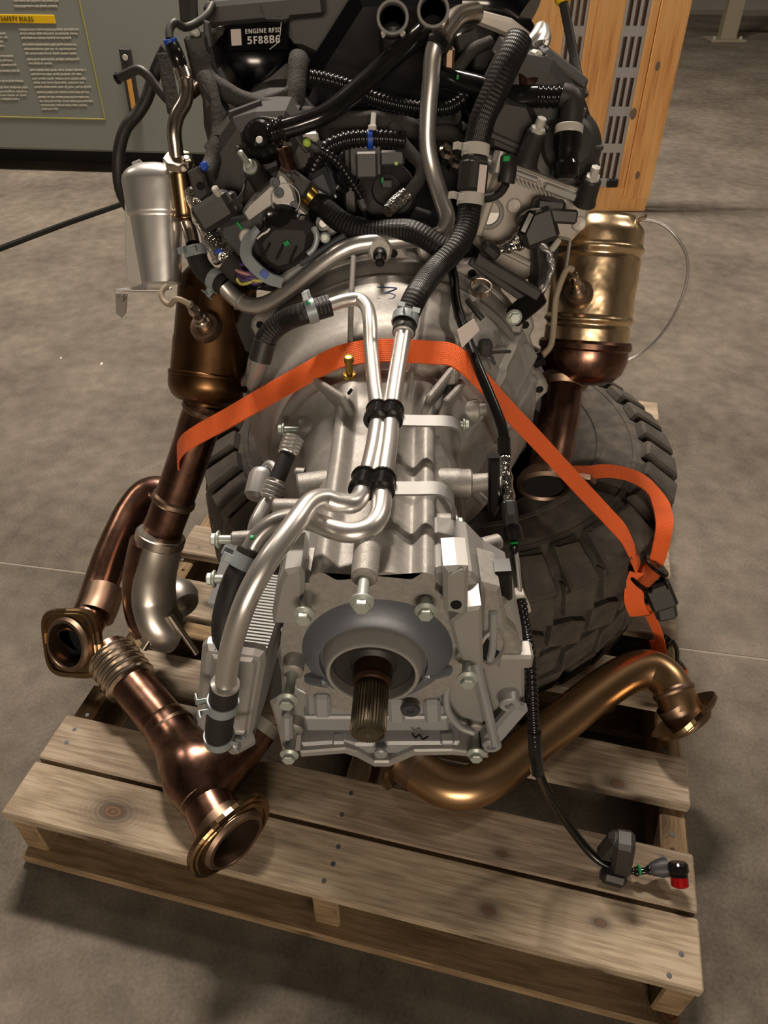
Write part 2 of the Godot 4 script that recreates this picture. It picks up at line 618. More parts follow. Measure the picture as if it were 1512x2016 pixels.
func make_materials() -> void:
	var grit := noise(Vector2i(512, 512), 0.22, 5, 3)
	var lump := noise(Vector2i(512, 512), 0.02, 6, 4)
	var m := mat("concrete", Color.WHITE, 0.62)
	m.albedo_texture = tinted([noise(Vector2i(1024, 1024), 0.004, 21, 5), noise(Vector2i(1024, 1024), 0.03, 22, 4), noise(Vector2i(1024, 1024), 0.3, 23, 2)], [0.62, 0.5, 0.42], [[0.0, Color(0.30, 0.28, 0.253)], [0.4, Color(0.385, 0.36, 0.325)], [0.6, Color(0.42, 0.393, 0.356)], [1.0, Color(0.50, 0.468, 0.426)]])
	m.roughness = 0.78; m.metallic_specular = 0.3
	tri_map(m, 0.42); relief(m, noise(Vector2i(512, 512), 0.12, 25, 3), 0.05)
	m = mat("joint", Color(0.56, 0.53, 0.48), 0.9)
	m = mat("wall", Color(0.52, 0.51, 0.49), 0.9)
	m = mat("ceiling", Color(0.42, 0.415, 0.41), 0.9)
	# castings
	m = mat("cast", Color.WHITE, 0.5, 0.42)
	m.albedo_texture = tinted([lump, grit], [0.35, 0.9], [[0.0, Color(0.50, 0.49, 0.473)], [0.5, Color(0.625, 0.613, 0.592)], [1.0, Color(0.745, 0.73, 0.71)]])
	tri_map(m, 9.0); relief(m, grit, 0.035)
	m = mat("cast_smooth", Color(0.66, 0.665, 0.67), 0.42, 0.4)
	tri_map(m, 9.0); relief(m, grit, 0.012)
	m = mat("cast_dark", Color(0.30, 0.31, 0.33), 0.5, 0.5)
	tri_map(m, 12.0); relief(m, grit, 0.02)
	m = mat("cast_face", Color(0.65, 0.645, 0.63), 0.4, 0.4)
	m = mat("adaptor_grey", Color(0.44, 0.46, 0.49), 0.42, 0.45)
	tri_map(m, 12.0); relief(m, grit, 0.02)
	m = mat("dull_plate", Color(0.52, 0.52, 0.51), 0.5, 0.4)
	m = mat("head_alloy", Color(0.70, 0.675, 0.64), 0.5, 0.3)
	tri_map(m, 6.0); relief(m, grit, 0.02)
	m = mat("alu", Color(0.88, 0.87, 0.855), 0.33, 0.88)
	m = mat("alu_dull", Color(0.74, 0.735, 0.73), 0.42, 0.7)
	m = mat("foil", Color(0.85, 0.84, 0.82), 0.16, 1.0)
	tri_map(m, 14.0); relief(m, noise(Vector2i(256, 256), 0.05, 31, 3), 0.2)
	m = mat("shield", Color(0.80, 0.79, 0.77), 0.2, 1.0)
	tri_map(m, 3.0); relief(m, lump, 0.03)
	m.roughness = 0.33; m.metallic = 0.85; m.albedo_color = Color(0.89, 0.885, 0.875)
	m = mat("zinc", Color(0.70, 0.73, 0.70), 0.4, 0.35)
	m = mat("steel", Color(0.74, 0.72, 0.69), 0.34, 0.9)
	m = mat("clamp", Color(0.60, 0.64, 0.655), 0.45, 0.35)
	m = mat("nickel", Color(0.83, 0.785, 0.73), 0.24, 1.0)
	m = mat("brass", Color(0.70, 0.58, 0.30), 0.3, 1.0)
	m = mat("bronze", Color(0.60, 0.50, 0.37), 0.25, 1.0)
	var cu := [[0.0, Color(0.37, 0.285, 0.245)], [0.35, Color(0.47, 0.36, 0.30)], [0.55, Color(0.585, 0.44, 0.36)], [0.75, Color(0.525, 0.40, 0.375)], [1.0, Color(0.67, 0.54, 0.44)]]
	m = mat("copper", Color.WHITE, 0.27, 1.0)
	m.albedo_texture = tinted([lump, grit], [1.1, 0.12], cu)
	tri_map(m, 3.0); relief(m, grit, 0.006)
	m = mat("copper_brown", Color(0.86, 0.82, 0.76), 0.33, 1.0)
	m.albedo_texture = tinted([noise(Vector2i(512, 512), 0.012, 41, 4), grit], [1.2, 0.15], [[0.0, Color(0.38, 0.295, 0.225)], [0.5, Color(0.53, 0.41, 0.30)], [1.0, Color(0.64, 0.505, 0.37)]])
	tri_map(m, 3.0)
	m = mat("copper_gold", Color(0.76, 0.625, 0.47), 0.32, 1.0)
	m = mat("weld", Color(0.58, 0.49, 0.42), 0.42, 1.0)
	m = mat("hole_shade", Color(0.02, 0.02, 0.02), 0.9)  # near-black painted in for the shade inside holes, slits and bores
	m = mat("gold", Color(0.97, 0.86, 0.70), 0.27, 1.0)
	tri_map(m, 2.6); relief(m, noise(Vector2i(256, 256), 0.02, 43, 2), 0.08)
	# blacks
	m = mat("plastic", Color(0.205, 0.20, 0.195), 0.48)
	tri_map(m, 20.0); relief(m, grit, 0.006)
	m = mat("plastic_gloss", Color(0.09, 0.09, 0.09), 0.16)
	m = mat("plastic_dark", Color(0.165, 0.16, 0.155), 0.5)
	m = mat("plastic_grey", Color(0.23, 0.235, 0.24), 0.5)
	m = mat("rubber", Color(0.135, 0.13, 0.125), 0.55)
	m = mat("tape", Color(0.19, 0.182, 0.17), 0.8)
	tri_map(m, 16.0); relief(m, lump, 0.08)
	m = mat("conduit", Color(0.10, 0.10, 0.10), 0.22)
	var weave := Image.create_empty(64, 64, false, Image.FORMAT_L8)
	for y in 64:
		for x in 64:
			var a := sin((x + y) * TAU / 16.0) * sin((x - y) * TAU / 16.0)
			weave.set_pixel(x, y, Color.WHITE * (0.5 + 0.5 * a))
	m = mat("braid", Color(0.075, 0.073, 0.07), 0.42)
	m.uv1_scale = Vector3(6, 2.6, 1); relief(m, weave, 0.05)
	m = mat("rubber_tire", Color.WHITE, 0.85)
	m.albedo_texture = tinted([lump, grit], [0.9, 0.4], [[0.0, Color(0.20, 0.185, 0.17)], [0.5, Color(0.275, 0.255, 0.23)], [1.0, Color(0.38, 0.345, 0.305)]])
	tri_map(m, 2.5); relief(m, grit, 0.03)
	m = mat("shaft", Color(0.40, 0.365, 0.30), 0.5, 0.8)
	m = mat("shaft_brown", Color(0.23, 0.15, 0.10), 0.35, 0.5)
	m = mat("black_paint", Color(0.06, 0.06, 0.06), 0.25)
	m = mat("chain_black", Color(0.10, 0.085, 0.06), 0.28, 0.6)
	# colours
	var web := Image.create_empty(32, 64, false, Image.FORMAT_L8)
	for y in 64:
		for x in 32: web.set_pixel(x, y, Color.WHITE * (0.5 + 0.3 * sin(y * TAU / 8.0) + 0.2 * sin(x * TAU / 8.0)))
	m = mat("strap", Color(1.0, 0.44, 0.18), 0.6)
	m.uv1_scale = Vector3(3, 60, 1); relief(m, web, 0.05)
	m.rim_enabled = true; m.rim = 0.3
	m.backlight_enabled = true; m.backlight = Color(0.5, 0.2, 0.08)
	mat("green", Color(0.04, 0.55, 0.28), 0.5)
	mat("blue", Color(0.08, 0.28, 0.68), 0.5)
	mat("lime", Color(0.68, 0.80, 0.32), 0.5)
	mat("yellow", Color(0.88, 0.72, 0.05), 0.45)
	mat("dark_letter", Color(0.30, 0.24, 0.02), 0.6)
	mat("red", Color(0.55, 0.03, 0.04), 0.25)
	mat("purple", Color(0.30, 0.24, 0.42), 0.45)
	mat("wire_pink", Color(0.72, 0.52, 0.48), 0.45)
	mat("wire_yellow", Color(0.74, 0.72, 0.35), 0.45)
	mat("white", Color(0.86, 0.85, 0.83), 0.5)
	mat("label_black", Color(0.03, 0.03, 0.05), 0.18)
	mat("paper", Color(0.85, 0.80, 0.78), 0.6)
	mat("white_plastic", Color(0.74, 0.73, 0.70), 0.4)
	mat("beige", Color(0.60, 0.55, 0.47), 0.6)
	mat("ink", Color(0.16, 0.24, 0.42), 0.6)
	# background
	m = mat("cabinet", Color(0.48, 0.50, 0.475), 0.55)
	m = mat("cabinet_base", Color(0.05, 0.05, 0.05), 0.7)
	mat("print_yellow", Color(0.62, 0.60, 0.30), 0.6)
	mat("print_white", Color(0.70, 0.69, 0.64), 0.6)
	mat("latch_yellow", Color(0.80, 0.58, 0.28), 0.5)
	mat("slot_grey", Color(0.68, 0.68, 0.68), 0.5)
	mat("slot_back", Color(0.50, 0.42, 0.36), 0.8)
	mat("post_paint", Color(0.52, 0.49, 0.42), 0.6)
	for k in 3:
		m = mat("deck%d" % k, Color.WHITE, 0.8)
		m.albedo_texture = wood(60 + k * 7, [Color(0.66, 0.60, 0.51), Color(0.62, 0.56, 0.48), Color(0.64, 0.585, 0.51)][k], [Color(0.57, 0.51, 0.425), Color(0.53, 0.47, 0.395), Color(0.545, 0.49, 0.415)][k], Color(0.42, 0.355, 0.29), [[[178, 134, 34.0], [735, 150, 16.0], [880, 110, 15.0]], [[790, 118, 30.0], [280, 80, 12.0]], [[500, 120, 14.0], [900, 190, 18.0]]][k])
		m.uv1_scale = Vector3(0.95, 8.0, 1); m.uv1_offset = Vector3(0.5, 0.5, 0)
	m = mat("bottom_wood", Color(0.93, 0.87, 0.76), 0.85)
	m.albedo_texture = mats.deck1.albedo_texture
	m.uv1_scale = Vector3(0.95, 6.0, 1); m.uv1_offset = Vector3(0.3, 0.3, 0)
	for k in 2:
		m = mat("pine%d" % k, Color.WHITE, 0.6)
		m.albedo_texture = wood(90 + k * 5, [Color(0.97, 0.76, 0.50), Color(0.95, 0.73, 0.46)][k], [Color(0.94, 0.71, 0.44), Color(0.91, 0.67, 0.40)][k], Color(0.74, 0.49, 0.26), [[[300, 120, 12.0]], [[620, 150, 14.0]]][k], 512, 128)
		m.uv1_scale = Vector3(0.6, 5.0, 1); m.uv1_offset = Vector3(0.5, 0.5, 0)

# ------------------------------------------------------------------ the scene
func lamp(at: Vector3, energy: float, tint: Color) -> void:  # a ceiling lamp out of view, placed for the light it throws
	var t := thing("unseen_ceiling_lamp", "", "lamp", at)
	t.set_meta("label", "long unseen high bay ceiling lamp fitting %s" % lamp_spots[lamp_count])
	lamp_count += 1
	part("housing", box(at + Vector3(0, 0.06, 0), Vector3(1.5, 0.1, 0.42), Basis.IDENTITY, 0.01), mats.post_paint, t)
	part("hanger", bar(at + Vector3(0, 0.1, 0), Vector3(at.x, 7.05, at.z), 0.03, 0.03), mats.steel, t)
	part("lamp_tube", box(at, Vector3(1.4, 0.02, 0.34), Basis.IDENTITY, 0.004), mats["glow"], t)
	var l := AreaLight3D.new()
	l.name = "lamp_light"
	l.area_size = Vector2(1.4, 0.34)
	l.light_energy = energy; l.light_color = tint; l.shadow_enabled = true
	l.area_range = 25.0
	l.area_attenuation = 2.0
	t.add_child(l)
	l.position = Vector3(0, -0.02, 0)
	l.rotation.x = -PI / 2

func unseen_wall_light(at: Vector3, energy: float, tint: Color) -> void:  # out of view, placed low to light upright faces turned to the viewer
	var t := thing("unseen_wall_lamp", "wide unseen lamp panel on the wall behind the viewer", "lamp", at)
	part("housing", box(at + Vector3(0, 0, 0.07), Vector3(2.3, 1.0, 0.1), Basis.IDENTITY, 0.01), mats.post_paint, t)
	part("lamp_panel", box(at, Vector3(2.2, 0.9, 0.02), Basis.IDENTITY, 0.004), mats["glow"], t)
	var l := AreaLight3D.new()
	l.name = "lamp_light"
	l.area_size = Vector2(2.2, 0.9)
	l.light_energy = energy; l.light_color = tint; l.shadow_enabled = true
	l.area_range = 25.0
	l.area_attenuation = 2.0
	t.add_child(l)
	l.position = Vector3(0, 0, -0.02)

var lamp_count := 0
var lamp_spots := ["above and behind the engine", "over the left of the hall", "over the far right of the hall", "behind the viewer on the left", "behind the viewer on the right"]

func _ready() -> void:
	var cam := Camera3D.new()
	cam.name = "camera"
	cam.fov = rad_to_deg(2.0 * atan(1008.0 / FOCAL))
	cam.near = 0.02; cam.far = 60
	cam.position = EYE
	cam.rotation.x = -PITCH
	add_child(cam)
	cam.current = true
	var env := Environment.new()
	env.background_mode = Environment.BG_COLOR
	env.background_color = Color(0.02, 0.02, 0.02)
	env.tonemap_mode = Environment.TONE_MAPPER_LINEAR
	env.tonemap_exposure = 1.5
	env.sdfgi_enabled = true; env.ssao_enabled = true; env.ssil_enabled = true
	var we := WorldEnvironment.new()
	we.name = "world"
	we.environment = env
	add_child(we)
	var glow := mat("glow", Color(0.9, 0.88, 0.8), 0.4)
	glow.emission_enabled = true; glow.emission = Color(1.0, 0.86, 0.66); glow.emission_energy_multiplier = 6.0
	make_materials()
	var warm := Color(1.0, 0.94, 0.88)
	lamp(Vector3(-0.45, 5.3, -3.8), 33.0, warm)  # unseen; throws the engine shadow towards the viewer
	lamp(Vector3(-4.6, 5.4, -3.4), 3.5, warm)  # unseen; lights things from the left
	lamp(Vector3(4.2, 5.4, -3.0), 6.0, warm)  # unseen; lights the right of the bell and the crossover pipe
	unseen_wall_light(Vector3(0.2, 2.1, 5.36), 9.5, warm)  # unseen; lights the gearbox face, cabinet and pine frame from the front
	build_hall()
	build_cabinet()
	build_crate()
	build_pallet()
	build_tire()
	build_transmission()
	build_engine()
	build_exhaust()
	build_lines()
	build_harness()
	build_strap()
	build_cable()

func on_plane(px: float, py: float, at: Vector3, nn: Vector3) -> Vector3:
	var d := sight(px, py)
	return EYE + d * ((at - EYE).dot(nn) / d.dot(nn))

const PAL := Vector3(-0.5827, 0.0, -0.568)
const PU := Vector3(0.972, 0, 0.235)
const PV := Vector3(0.235, 0, -0.972)

func pal(a: float, b: float, y: float) -> Vector3:
	return PAL + PU * a + PV * b + Vector3(0, y, 0)

func build_hall() -> void:
	# the floor: two pours of concrete with a sawn joint between them, over a bed
	var fl := Node3D.new()
	fl.name = "floor"
	add_child(fl)
	fl.set_meta("kind", "structure")
	var j1 := H(0, 1107, 0); var j2 := H(1420, 1287, 0)
	var along := (j2 - j1).normalized()
	var w := Vector3(along.z, 0, -along.x)          # away from the viewer when negative z
	if w.z > 0: w = -w
	var m := Mold.new()
	var a := j1 - along * 12.0; var b := j1 + along * 12.0
	for q in [[0.0028, 11.0], [-0.0028, -8.0]]:
		var pts := [a + w * q[0], b + w * q[0], b + w * q[1], a + w * q[1]]
		var s := Mold.new()
		s.face(pts, Vector3.UP)
		s.face([pts[0], pts[1], pts[1] - Vector3(0, 0.003, 0), pts[0] - Vector3(0, 0.003, 0)], -w * signf(q[1]))
		s.face([pts[0] - Vector3(0, 0.003, 0), pts[1] - Vector3(0, 0.003, 0), pts[2] - Vector3(0, 0.003, 0), pts[3] - Vector3(0, 0.003, 0)], Vector3.DOWN)
		part("floor_slab", s, mats.concrete, fl)
	part("joint_bed", box(Vector3(0, -0.0509, -2), Vector3(26, 0.1, 22)), mats.joint, fl)
	struct("ceiling", box(Vector3(0, 7.1, -3.2), Vector3(18, 0.2, 18)), mats.ceiling)
	struct("wall_back", box(Vector3(0, 3.5, -12.1), Vector3(18, 7, 0.2)), mats.wall)
	struct("wall_front", box(Vector3(0, 3.5, 5.6), Vector3(18, 7, 0.2)), mats.wall)
	struct("wall_left", box(Vector3(-8.6, 3.5, -3.2), Vector3(0.2, 7, 18)), mats.wall)
	struct("wall_right", box(Vector3(8.6, 3.5, -3.2), Vector3(0.2, 7, 18)), mats.wall)
	# crumbs of paint and chips lying about
	var k := 0
	for q in [[120, 705, 5, 2.5, "white paint fleck on the floor left of the brown converter, left of a pair"], [200, 716, 7, 3.5, "larger white paint fleck on the floor left of the brown converter"], [1245, 690, 6, 4, "pale round chip on the floor right of the gold heat shield"], [138, 447, 9, 2, "pale splinter on the floor beside the black cable"], [492, 388, 2, 2, ""]]:
		if q[4] == "": continue
		solo("paint_chip", turned(H(q[0], q[1], 0.0), Vector3.UP, [Vector2(q[2] * 0.0012, 0), Vector2(q[2] * 0.001, 0.0012), Vector2(0, 0.0014)], 9, q[3] / q[2]), mats.paper, q[4], "chip", "")
	# a painted rack foot far off
	var p := H(1425, 80, 0)
	var t := thing("rack_post", "pale painted steel post on a square foot plate at the far right", "post", p)
	part("base_plate", box(p + Vector3(0, 0.012, 0), Vector3(0.37, 0.024, 0.3), Basis.IDENTITY, 0.004), mats.post_paint, t)
	part("post", box(p + Vector3(0.03, 0.76, -0.02), Vector3(0.17, 1.5, 0.12), Basis.IDENTITY, 0.006), mats.post_paint, t)
	for s in [-1, 1]: part("anchor_bolt", drum(p + Vector3(s * 0.14, 0.02, 0.09), Vector3.UP, 0.014, 0.03), mats.zinc, t)
	part("rail", box(p + Vector3(0.6, 0.5, -0.1), Vector3(1.6, 0.12, 0.06), Basis.IDENTITY, 0.006), mats.cabinet_base, t)

func build_cabinet() -> void:
	var a := Vector3(-1.1925, 0, -4.392)
	var left := Vector3(-0.9953, 0, -0.0974)
	var nn := Vector3(-0.0974, 0, 0.9953)
	var t := thing("machine_cabinet", "grey-green steel machine cabinet carrying a yellow-bordered notice", "cabinet", a + left * 1.0 - nn * 0.5)
	var bs := Basis(-left, Vector3.UP, nn)
	part("body", box(a + left * 0.9 - nn * 0.6 + Vector3(0, 0.96, 0), Vector3(3.6, 1.7, 1.2), bs, 0.012), mats.cabinet, t)
	part("plinth", box(a + left * 0.9 - nn * 0.75 + Vector3(0, 0.055, 0), Vector3(3.5, 0.11, 1.1), bs, 0.004), mats.cabinet_base, t)
	var on := func(px, py, lift): return on_plane(px, py, a + nn * lift, nn)
	# the notice: border lines, the yellow heading and the small print
	var br: Vector3 = on.call(207, 235, 0.0015)
	var m := Mold.new()
	block(m, Transform3D(bs, br + left * 0.75), Vector3(1.5, 0.006, 0.003), 0.0005)
	block(m, Transform3D(bs, br + Vector3(0, 0.55, 0)), Vector3(0.006, 1.1, 0.003), 0.0005)
	part("notice_border", m, mats.print_yellow, t)
	var tl: Vector3 = on.call(108, 38, 0.002)
	part("heading_bar", box(tl + left * 0.3, Vector3(0.6, 0.036, 0.004), bs, 0.002), mats.yellow, t)
	words("heading_letters", "YOUR SAFETY RULES", 0.026, mats.dark_letter, t, Transform3D(bs, tl + left * 0.235 + nn * 0.003))
	var rng := RandomNumberGenerator.new()
	rng.seed = 4
	var rows := [[400, 260, 1070], [455, 275, 1065], [515, 290, 970], [605, 310, 1025], [665, 330, 1030], [725, 345, 1035], [805, 370, 1070], [860, 390, 720], [950, 410, 1165], [1005, 425, 1100], [1065, 440, 1160], [1120, 455, 1150], [1180, 470, 1230], [1250, 505, 1205], [1315, 520, 1200], [1370, 540, 1265], [1425, 555, 1190], [1475, 570, 780], [455, -400, 80], [505, -400, 95], [565, -400, 35], [620, -400, 55], [760, -400, 175], [820, -400, 165], [880, -400, 215], [960, -400, 270], [1100, -400, 320], [1185, -400, 375], [1240, -400, 365], [1290, -400, 355], [1340, -400, 265], [85, 195, 770], [10, 190, 790]]
	var pm := Mold.new()
	for r in rows:
		var x: float = r[1] / 6.873
		var end: float = r[2] / 6.873
		while x < end - 1.0:
			var wl := minf(rng.randf_range(5, 17), end - x)
			var q := x
			while q < x + wl:
				var hgt := rng.randf_range(0.006, 0.0105)
				var c: Vector3 = on.call(q, r[0] / 6.873, 0.001)
				block(pm, Transform3D(bs, c + Vector3(0, rng.randf_range(-0.001, 0.001), 0)), Vector3(0.0042, hgt, 0.002), 0.0003)
				q += 1.9
			x += wl + 2.2
	var sp := part("small_print", pm, mats.print_white, t)
	sp.set_meta("kind", "stuff")
	# the latch: a black holder with an amber strip
	var c: Vector3 = on.call(257, 165, 0.012)
	var up := (on.call(250, 118, 0.012) - on.call(266, 215, 0.012) as Vector3).normalized()
	var lb := Basis(up.cross(nn).normalized(), up, nn)
	part("latch", box(c, Vector3(0.06, 0.32, 0.024), lb, 0.006), mats.plastic_dark, t)
	part("latch_strip", box(c + nn * 0.011 - up * 0.03, Vector3(0.026, 0.17, 0.006), lb, 0.002), mats.latch_yellow, t, "amber strip")
	part("latch_rivet", drum(c + nn * 0.01 + up * 0.12, nn, 0.014, 0.006), mats.print_white, t)

func build_crate() -> void:
	var z := 3.78
	var t := thing("wooden_frame", "orange pine partition frame with grey slotted strips behind the engine", "frame", Vector3(1.0, 0, -z))
	var k := 0
	var plank := func(called, x0, x1, y0, y1, front, th):
		k += 1
		var o := part(called, box(Vector3(0, 0, 0), Vector3(y1 - y0, th, x1 - x0), Basis.IDENTITY, 0.003), mats["pine%d" % (k % 2)], t)
		o.transform = Transform3D(Basis(Vector3(0, 1, 0), Vector3(0, 0, 1), Vector3(1, 0, 0)), Vector3((x0 + x1) / 2, (y0 + y1) / 2, -z + front - th / 2) - t.position)
		var mm := Mold.new()
		block(mm, Transform3D.IDENTITY, Vector3(y1 - y0, th, x1 - x0), 0.003)
		o.mesh = mm.mesh(Vector3.ZERO)
	plank.call("upright_board", 0.50, 0.772, 0.10, 1.7, 0.02, 0.03)
	plank.call("upright_batten", 0.868, 0.898, 0.10, 1.7, 0.02, 0.03)
	plank.call("upright_board", 0.900, 1.022, 0.10, 1.7, 0.012, 0.03)
	plank.call("upright_batten", 1.130, 1.166, 0.118, 1.7, 0.016, 0.03)
	plank.call("upright_board", 1.168, 1.295, 0.062, 1.7, 0.022, 0.03)
	plank.call("bottom_rail", 0.50, 1.294, 0.0, 0.115, 0.006, 0.035)
	part("backing_panel", box(Vector3(0.9, 0.9, -z - 0.06), Vector3(0.78, 1.6, 0.02)), mats.slot_back, t)
	for s in [[0.774, 0.868], [1.022, 1.130]]:
		# a slotted strip: rails and rungs, the slots really open
		var m := Mold.new()
		var w: float = s[1] - s[0]
		for q in 4:
			block(m, Transform3D(Basis.IDENTITY, Vector3(s[0] + w * (0.06 + 0.2933 * q), 0.91, -z + 0.004)), Vector3(w * 0.13, 1.56, 0.012), 0.002)
		var y := 0.135
		while y < 1.68:
			block(m, Transform3D(Basis.IDENTITY, Vector3((s[0] + s[1]) / 2, y, -z + 0.0035)), Vector3(w, 0.04, 0.0115), 0.002)
			y += 0.155
		part("slotted_strip", m, mats.slot_grey, t)
	part("corner_bracket", box(Vector3(1.105, 0.135, -z + 0.012), Vector3(0.055, 0.04, 0.02), Basis.IDENTITY, 0.006), mats.black_paint, t)
	for q in [[1247, 224], [1255, 345], [1295, 130]]:
		part("knot", turned(Z(q[0], q[1], z - 0.021), Vector3.BACK, [Vector2(0.014, 0), Vector2(0.01, 0.0012), Vector2(0, 0.001)], 14, 1.8), mats.slot_back, t)

func build_pallet() -> void:
	var t := thing("pallet", "weathered wooden pallet carrying the engine, front boards nearest the viewer", "pallet", pal(0.5, 0.7, 0))
	var bs := Basis(PU, Vector3.UP, -PV)
	var rng := RandomNumberGenerator.new()
	rng.seed = 11
	var k := 0
	for q in [[0.0, 0.091], [0.098, 0.182], [0.257, 0.343], [0.435, 0.53], [0.60, 0.69], [0.765, 0.855], [0.93, 1.02], [1.095, 1.185], [1.26, 1.35], [1.372, 1.46]]:
		var d := rng.randf_range(-0.004, 0.004) if k > 1 else 0.0
		var th := 0.02
		var m := Mold.new()
		block(m, Transform3D.IDENTITY, Vector3(1.018, th, q[1] - q[0]), 0.0025)
		var flip := Basis(Vector3.UP, PI) if k % 2 else Basis.IDENTITY
		var o := stamp("deck_board", m.mesh(Vector3.ZERO), mats["deck%d" % [0, 1, 2, 0, 1, 2, 0, 1, 2, 0][k]], t, Transform3D(bs * flip, pal(0.509 + d, (q[0] + q[1]) / 2, 0.13)))
		if k < 5:
			for a in [0.02, 0.51, 0.998]:
				for f in ([0.2, 0.5, 0.8] if k == 0 else [0.27, 0.73]):
					part("nail", turned(pal(a + rng.randf_range(-0.006, 0.006), lerpf(q[0], q[1], f) + rng.randf_range(-0.004, 0.004), 0.1395), Vector3.UP, [Vector2(0.0038, 0), Vector2(0.0034, 0.001), Vector2(0, 0.0012)], 10), mats.cast_dark, o)
		k += 1
	for a in [0.02, 0.51, 0.998]:
		var m := Mold.new()
		block(m, Transform3D.IDENTITY, Vector3(1.45, 0.1, 0.04), 0.003)
		stamp("stringer", m.mesh(Vector3.ZERO), mats.bottom_wood, t, Transform3D(Basis(-PV, Vector3.UP, -PU), pal(a, 0.732, 0.07)))
	for b in [0.035, 0.5, 0.95, 1.41]:
		var m := Mold.new()
		block(m, Transform3D.IDENTITY, Vector3(1.018, 0.019, 0.09), 0.0025)
		stamp("bottom_board", m.mesh(Vector3.ZERO), mats.bottom_wood, t, Transform3D(bs, pal(0.509, b, 0.0105)))

func build_tire() -> void:
	var c := Vector3(0.10, 0.14, -1.15)
	var t := thing("tire", "big knobbly off-road tire lying flat on the pallet under the gearbox", "tire", c)
	part("carcass", turned(c, Vector3.UP, [Vector2(0.215, 0.07), Vector2(0.222, 0.03), Vector2(0.25, 0.008), Vector2(0.30, 0.0), Vector2(0.36, 0.004), Vector2(0.396, 0.018), Vector2(0.416, 0.05), Vector2(0.424, 0.10), Vector2(0.426, 0.16), Vector2(0.424, 0.22), Vector2(0.416, 0.27), Vector2(0.396, 0.298), Vector2(0.36, 0.314), Vector2(0.30, 0.32), Vector2(0.25, 0.312), Vector2(0.222, 0.29), Vector2(0.215, 0.25), Vector2(0.23, 0.20), Vector2(0.30, 0.17), Vector2(0.30, 0.15), Vector2(0.23, 0.12), Vector2(0.215, 0.07)], 96), mats.rubber_tire, t)
	for r in [0.352, 0.29]:
		part("sidewall_ring", turned(c + Vector3(0, 0.3135 if r > 0.3 else 0.3175, 0), Vector3.UP, [Vector2(r + 0.006, -0.004), Vector2(r + 0.004, 0.003), Vector2(r - 0.004, 0.0035), Vector2(r - 0.006, -0.002)], 96), mats.rubber_tire, t)
	# tread blocks: two staggered centre rows, two shoulder rows and the lugs that run over each shoulder
	var kinds := []
	for q in [[0.066, 0.05, 0.012, 0.5], [0.066, 0.05, 0.012, -0.5], [0.058, 0.056, 0.013, 0.2], [0.058, 0.056, 0.013, -0.2]]:
		var m := Mold.new()
		var w: float = q[0] / 2; var h: float = q[1] / 2; var sk: float = q[3] * 0.02
		slab_into(m, [Vector3(-w, -h - sk, q[2]), Vector3(w * 0.9, -h + sk, q[2]), Vector3(w, h + sk, q[2]), Vector3(w * 0.2, h * 1.12, q[2]), Vector3(-w, h - sk, q[2])], Vector3.BACK, q[2] + 0.01, 0.003, 1.06)
		kinds.append(m.mesh(Vector3.ZERO))
	var lug := Mold.new()
	slab_into(lug, [Vector3(-0.027, -0.035, 0), Vector3(0.027, -0.035, 0), Vector3(0.024, 0.032, 0), Vector3(-0.02, 0.036, 0)], Vector3.BACK, 0.016, 0.004, 1.05)
	var lugm := lug.mesh(Vector3.ZERO)
	var n := 36
	for k in n:
		for row in 4:
			var y: float = [0.130, 0.190, 0.066, 0.254][row]
			var a: float = TAU * (k + [0.0, 0.5, 0.25, 0.75][row]) / n
			var o := Vector3(sin(a), 0, cos(a))
			var r := 0.424 if row < 2 else 0.416
			var lean: float = [0, 0, -0.22, 0.22][row]
			var d := (o + Vector3.UP * lean).normalized()
			var x := Vector3.UP.cross(o)
			stamp("tread_block", kinds[row], mats.rubber_tire, t, Transform3D(Basis(x, d.cross(x), d), c + o * r + Vector3(0, y, 0)))
		var a2 := TAU * (k + 0.75) / n
		var o2 := Vector3(sin(a2), 0, cos(a2))
		var d2 := (o2 * 0.55 + Vector3.UP * 0.85).normalized()
		var x2 := Vector3.UP.cross(o2)
		stamp("shoulder_lug", lugm, mats.rubber_tire, t, Transform3D(Basis(x2, d2.cross(x2), d2), c + o2 * 0.402 + Vector3(0, 0.308, 0)))

# ------------------------------------------------------------------ the gearbox
const AX := Vector3(-0.05, 0, 0.9987)          # its shaft points at the viewer, a touch to the left

func axis_at(z: float) -> Vector3:               # the shaft line at world z
	return Vector3(-0.0106 + (-0.467 - z) * 0.045, 0.62, z)

func case_r(z: float) -> float:
	var rows := [[-1.0, 0.222], [-0.97, 0.217], [-0.92, 0.205], [-0.86, 0.182], [-0.81, 0.158], [-0.80, 0.146], [-0.76, 0.132], [-0.72, 0.120], [-0.66, 0.113], [-0.56, 0.110], [-0.47, 0.110]]
	for k in rows.size() - 1:
		if z <= rows[k + 1][0]: return lerpf(rows[k][1], rows[k + 1][1], smoothstep(0, 1, (z - rows[k][0]) / (rows[k + 1][0] - rows[k][0])))
	return 0.110

func on_case(px: float, py: float) -> Vector3:    # where a sight line meets the casting
	var z := 0.6
	while z < 0.98:
		var p := Z(px, py, z)
		var o := p - axis_at(-z)
		var th := atan2(o.x, o.y)
		if Vector2(o.x, o.y).length() < (case_point(th, -z) - axis_at(-z)).length() + 0.0004: return p
		z += 0.0015
	return Z(px, py, z)

func bump(x: float, w: float) -> float:
	return exp(-pow(x / w, 4.0))

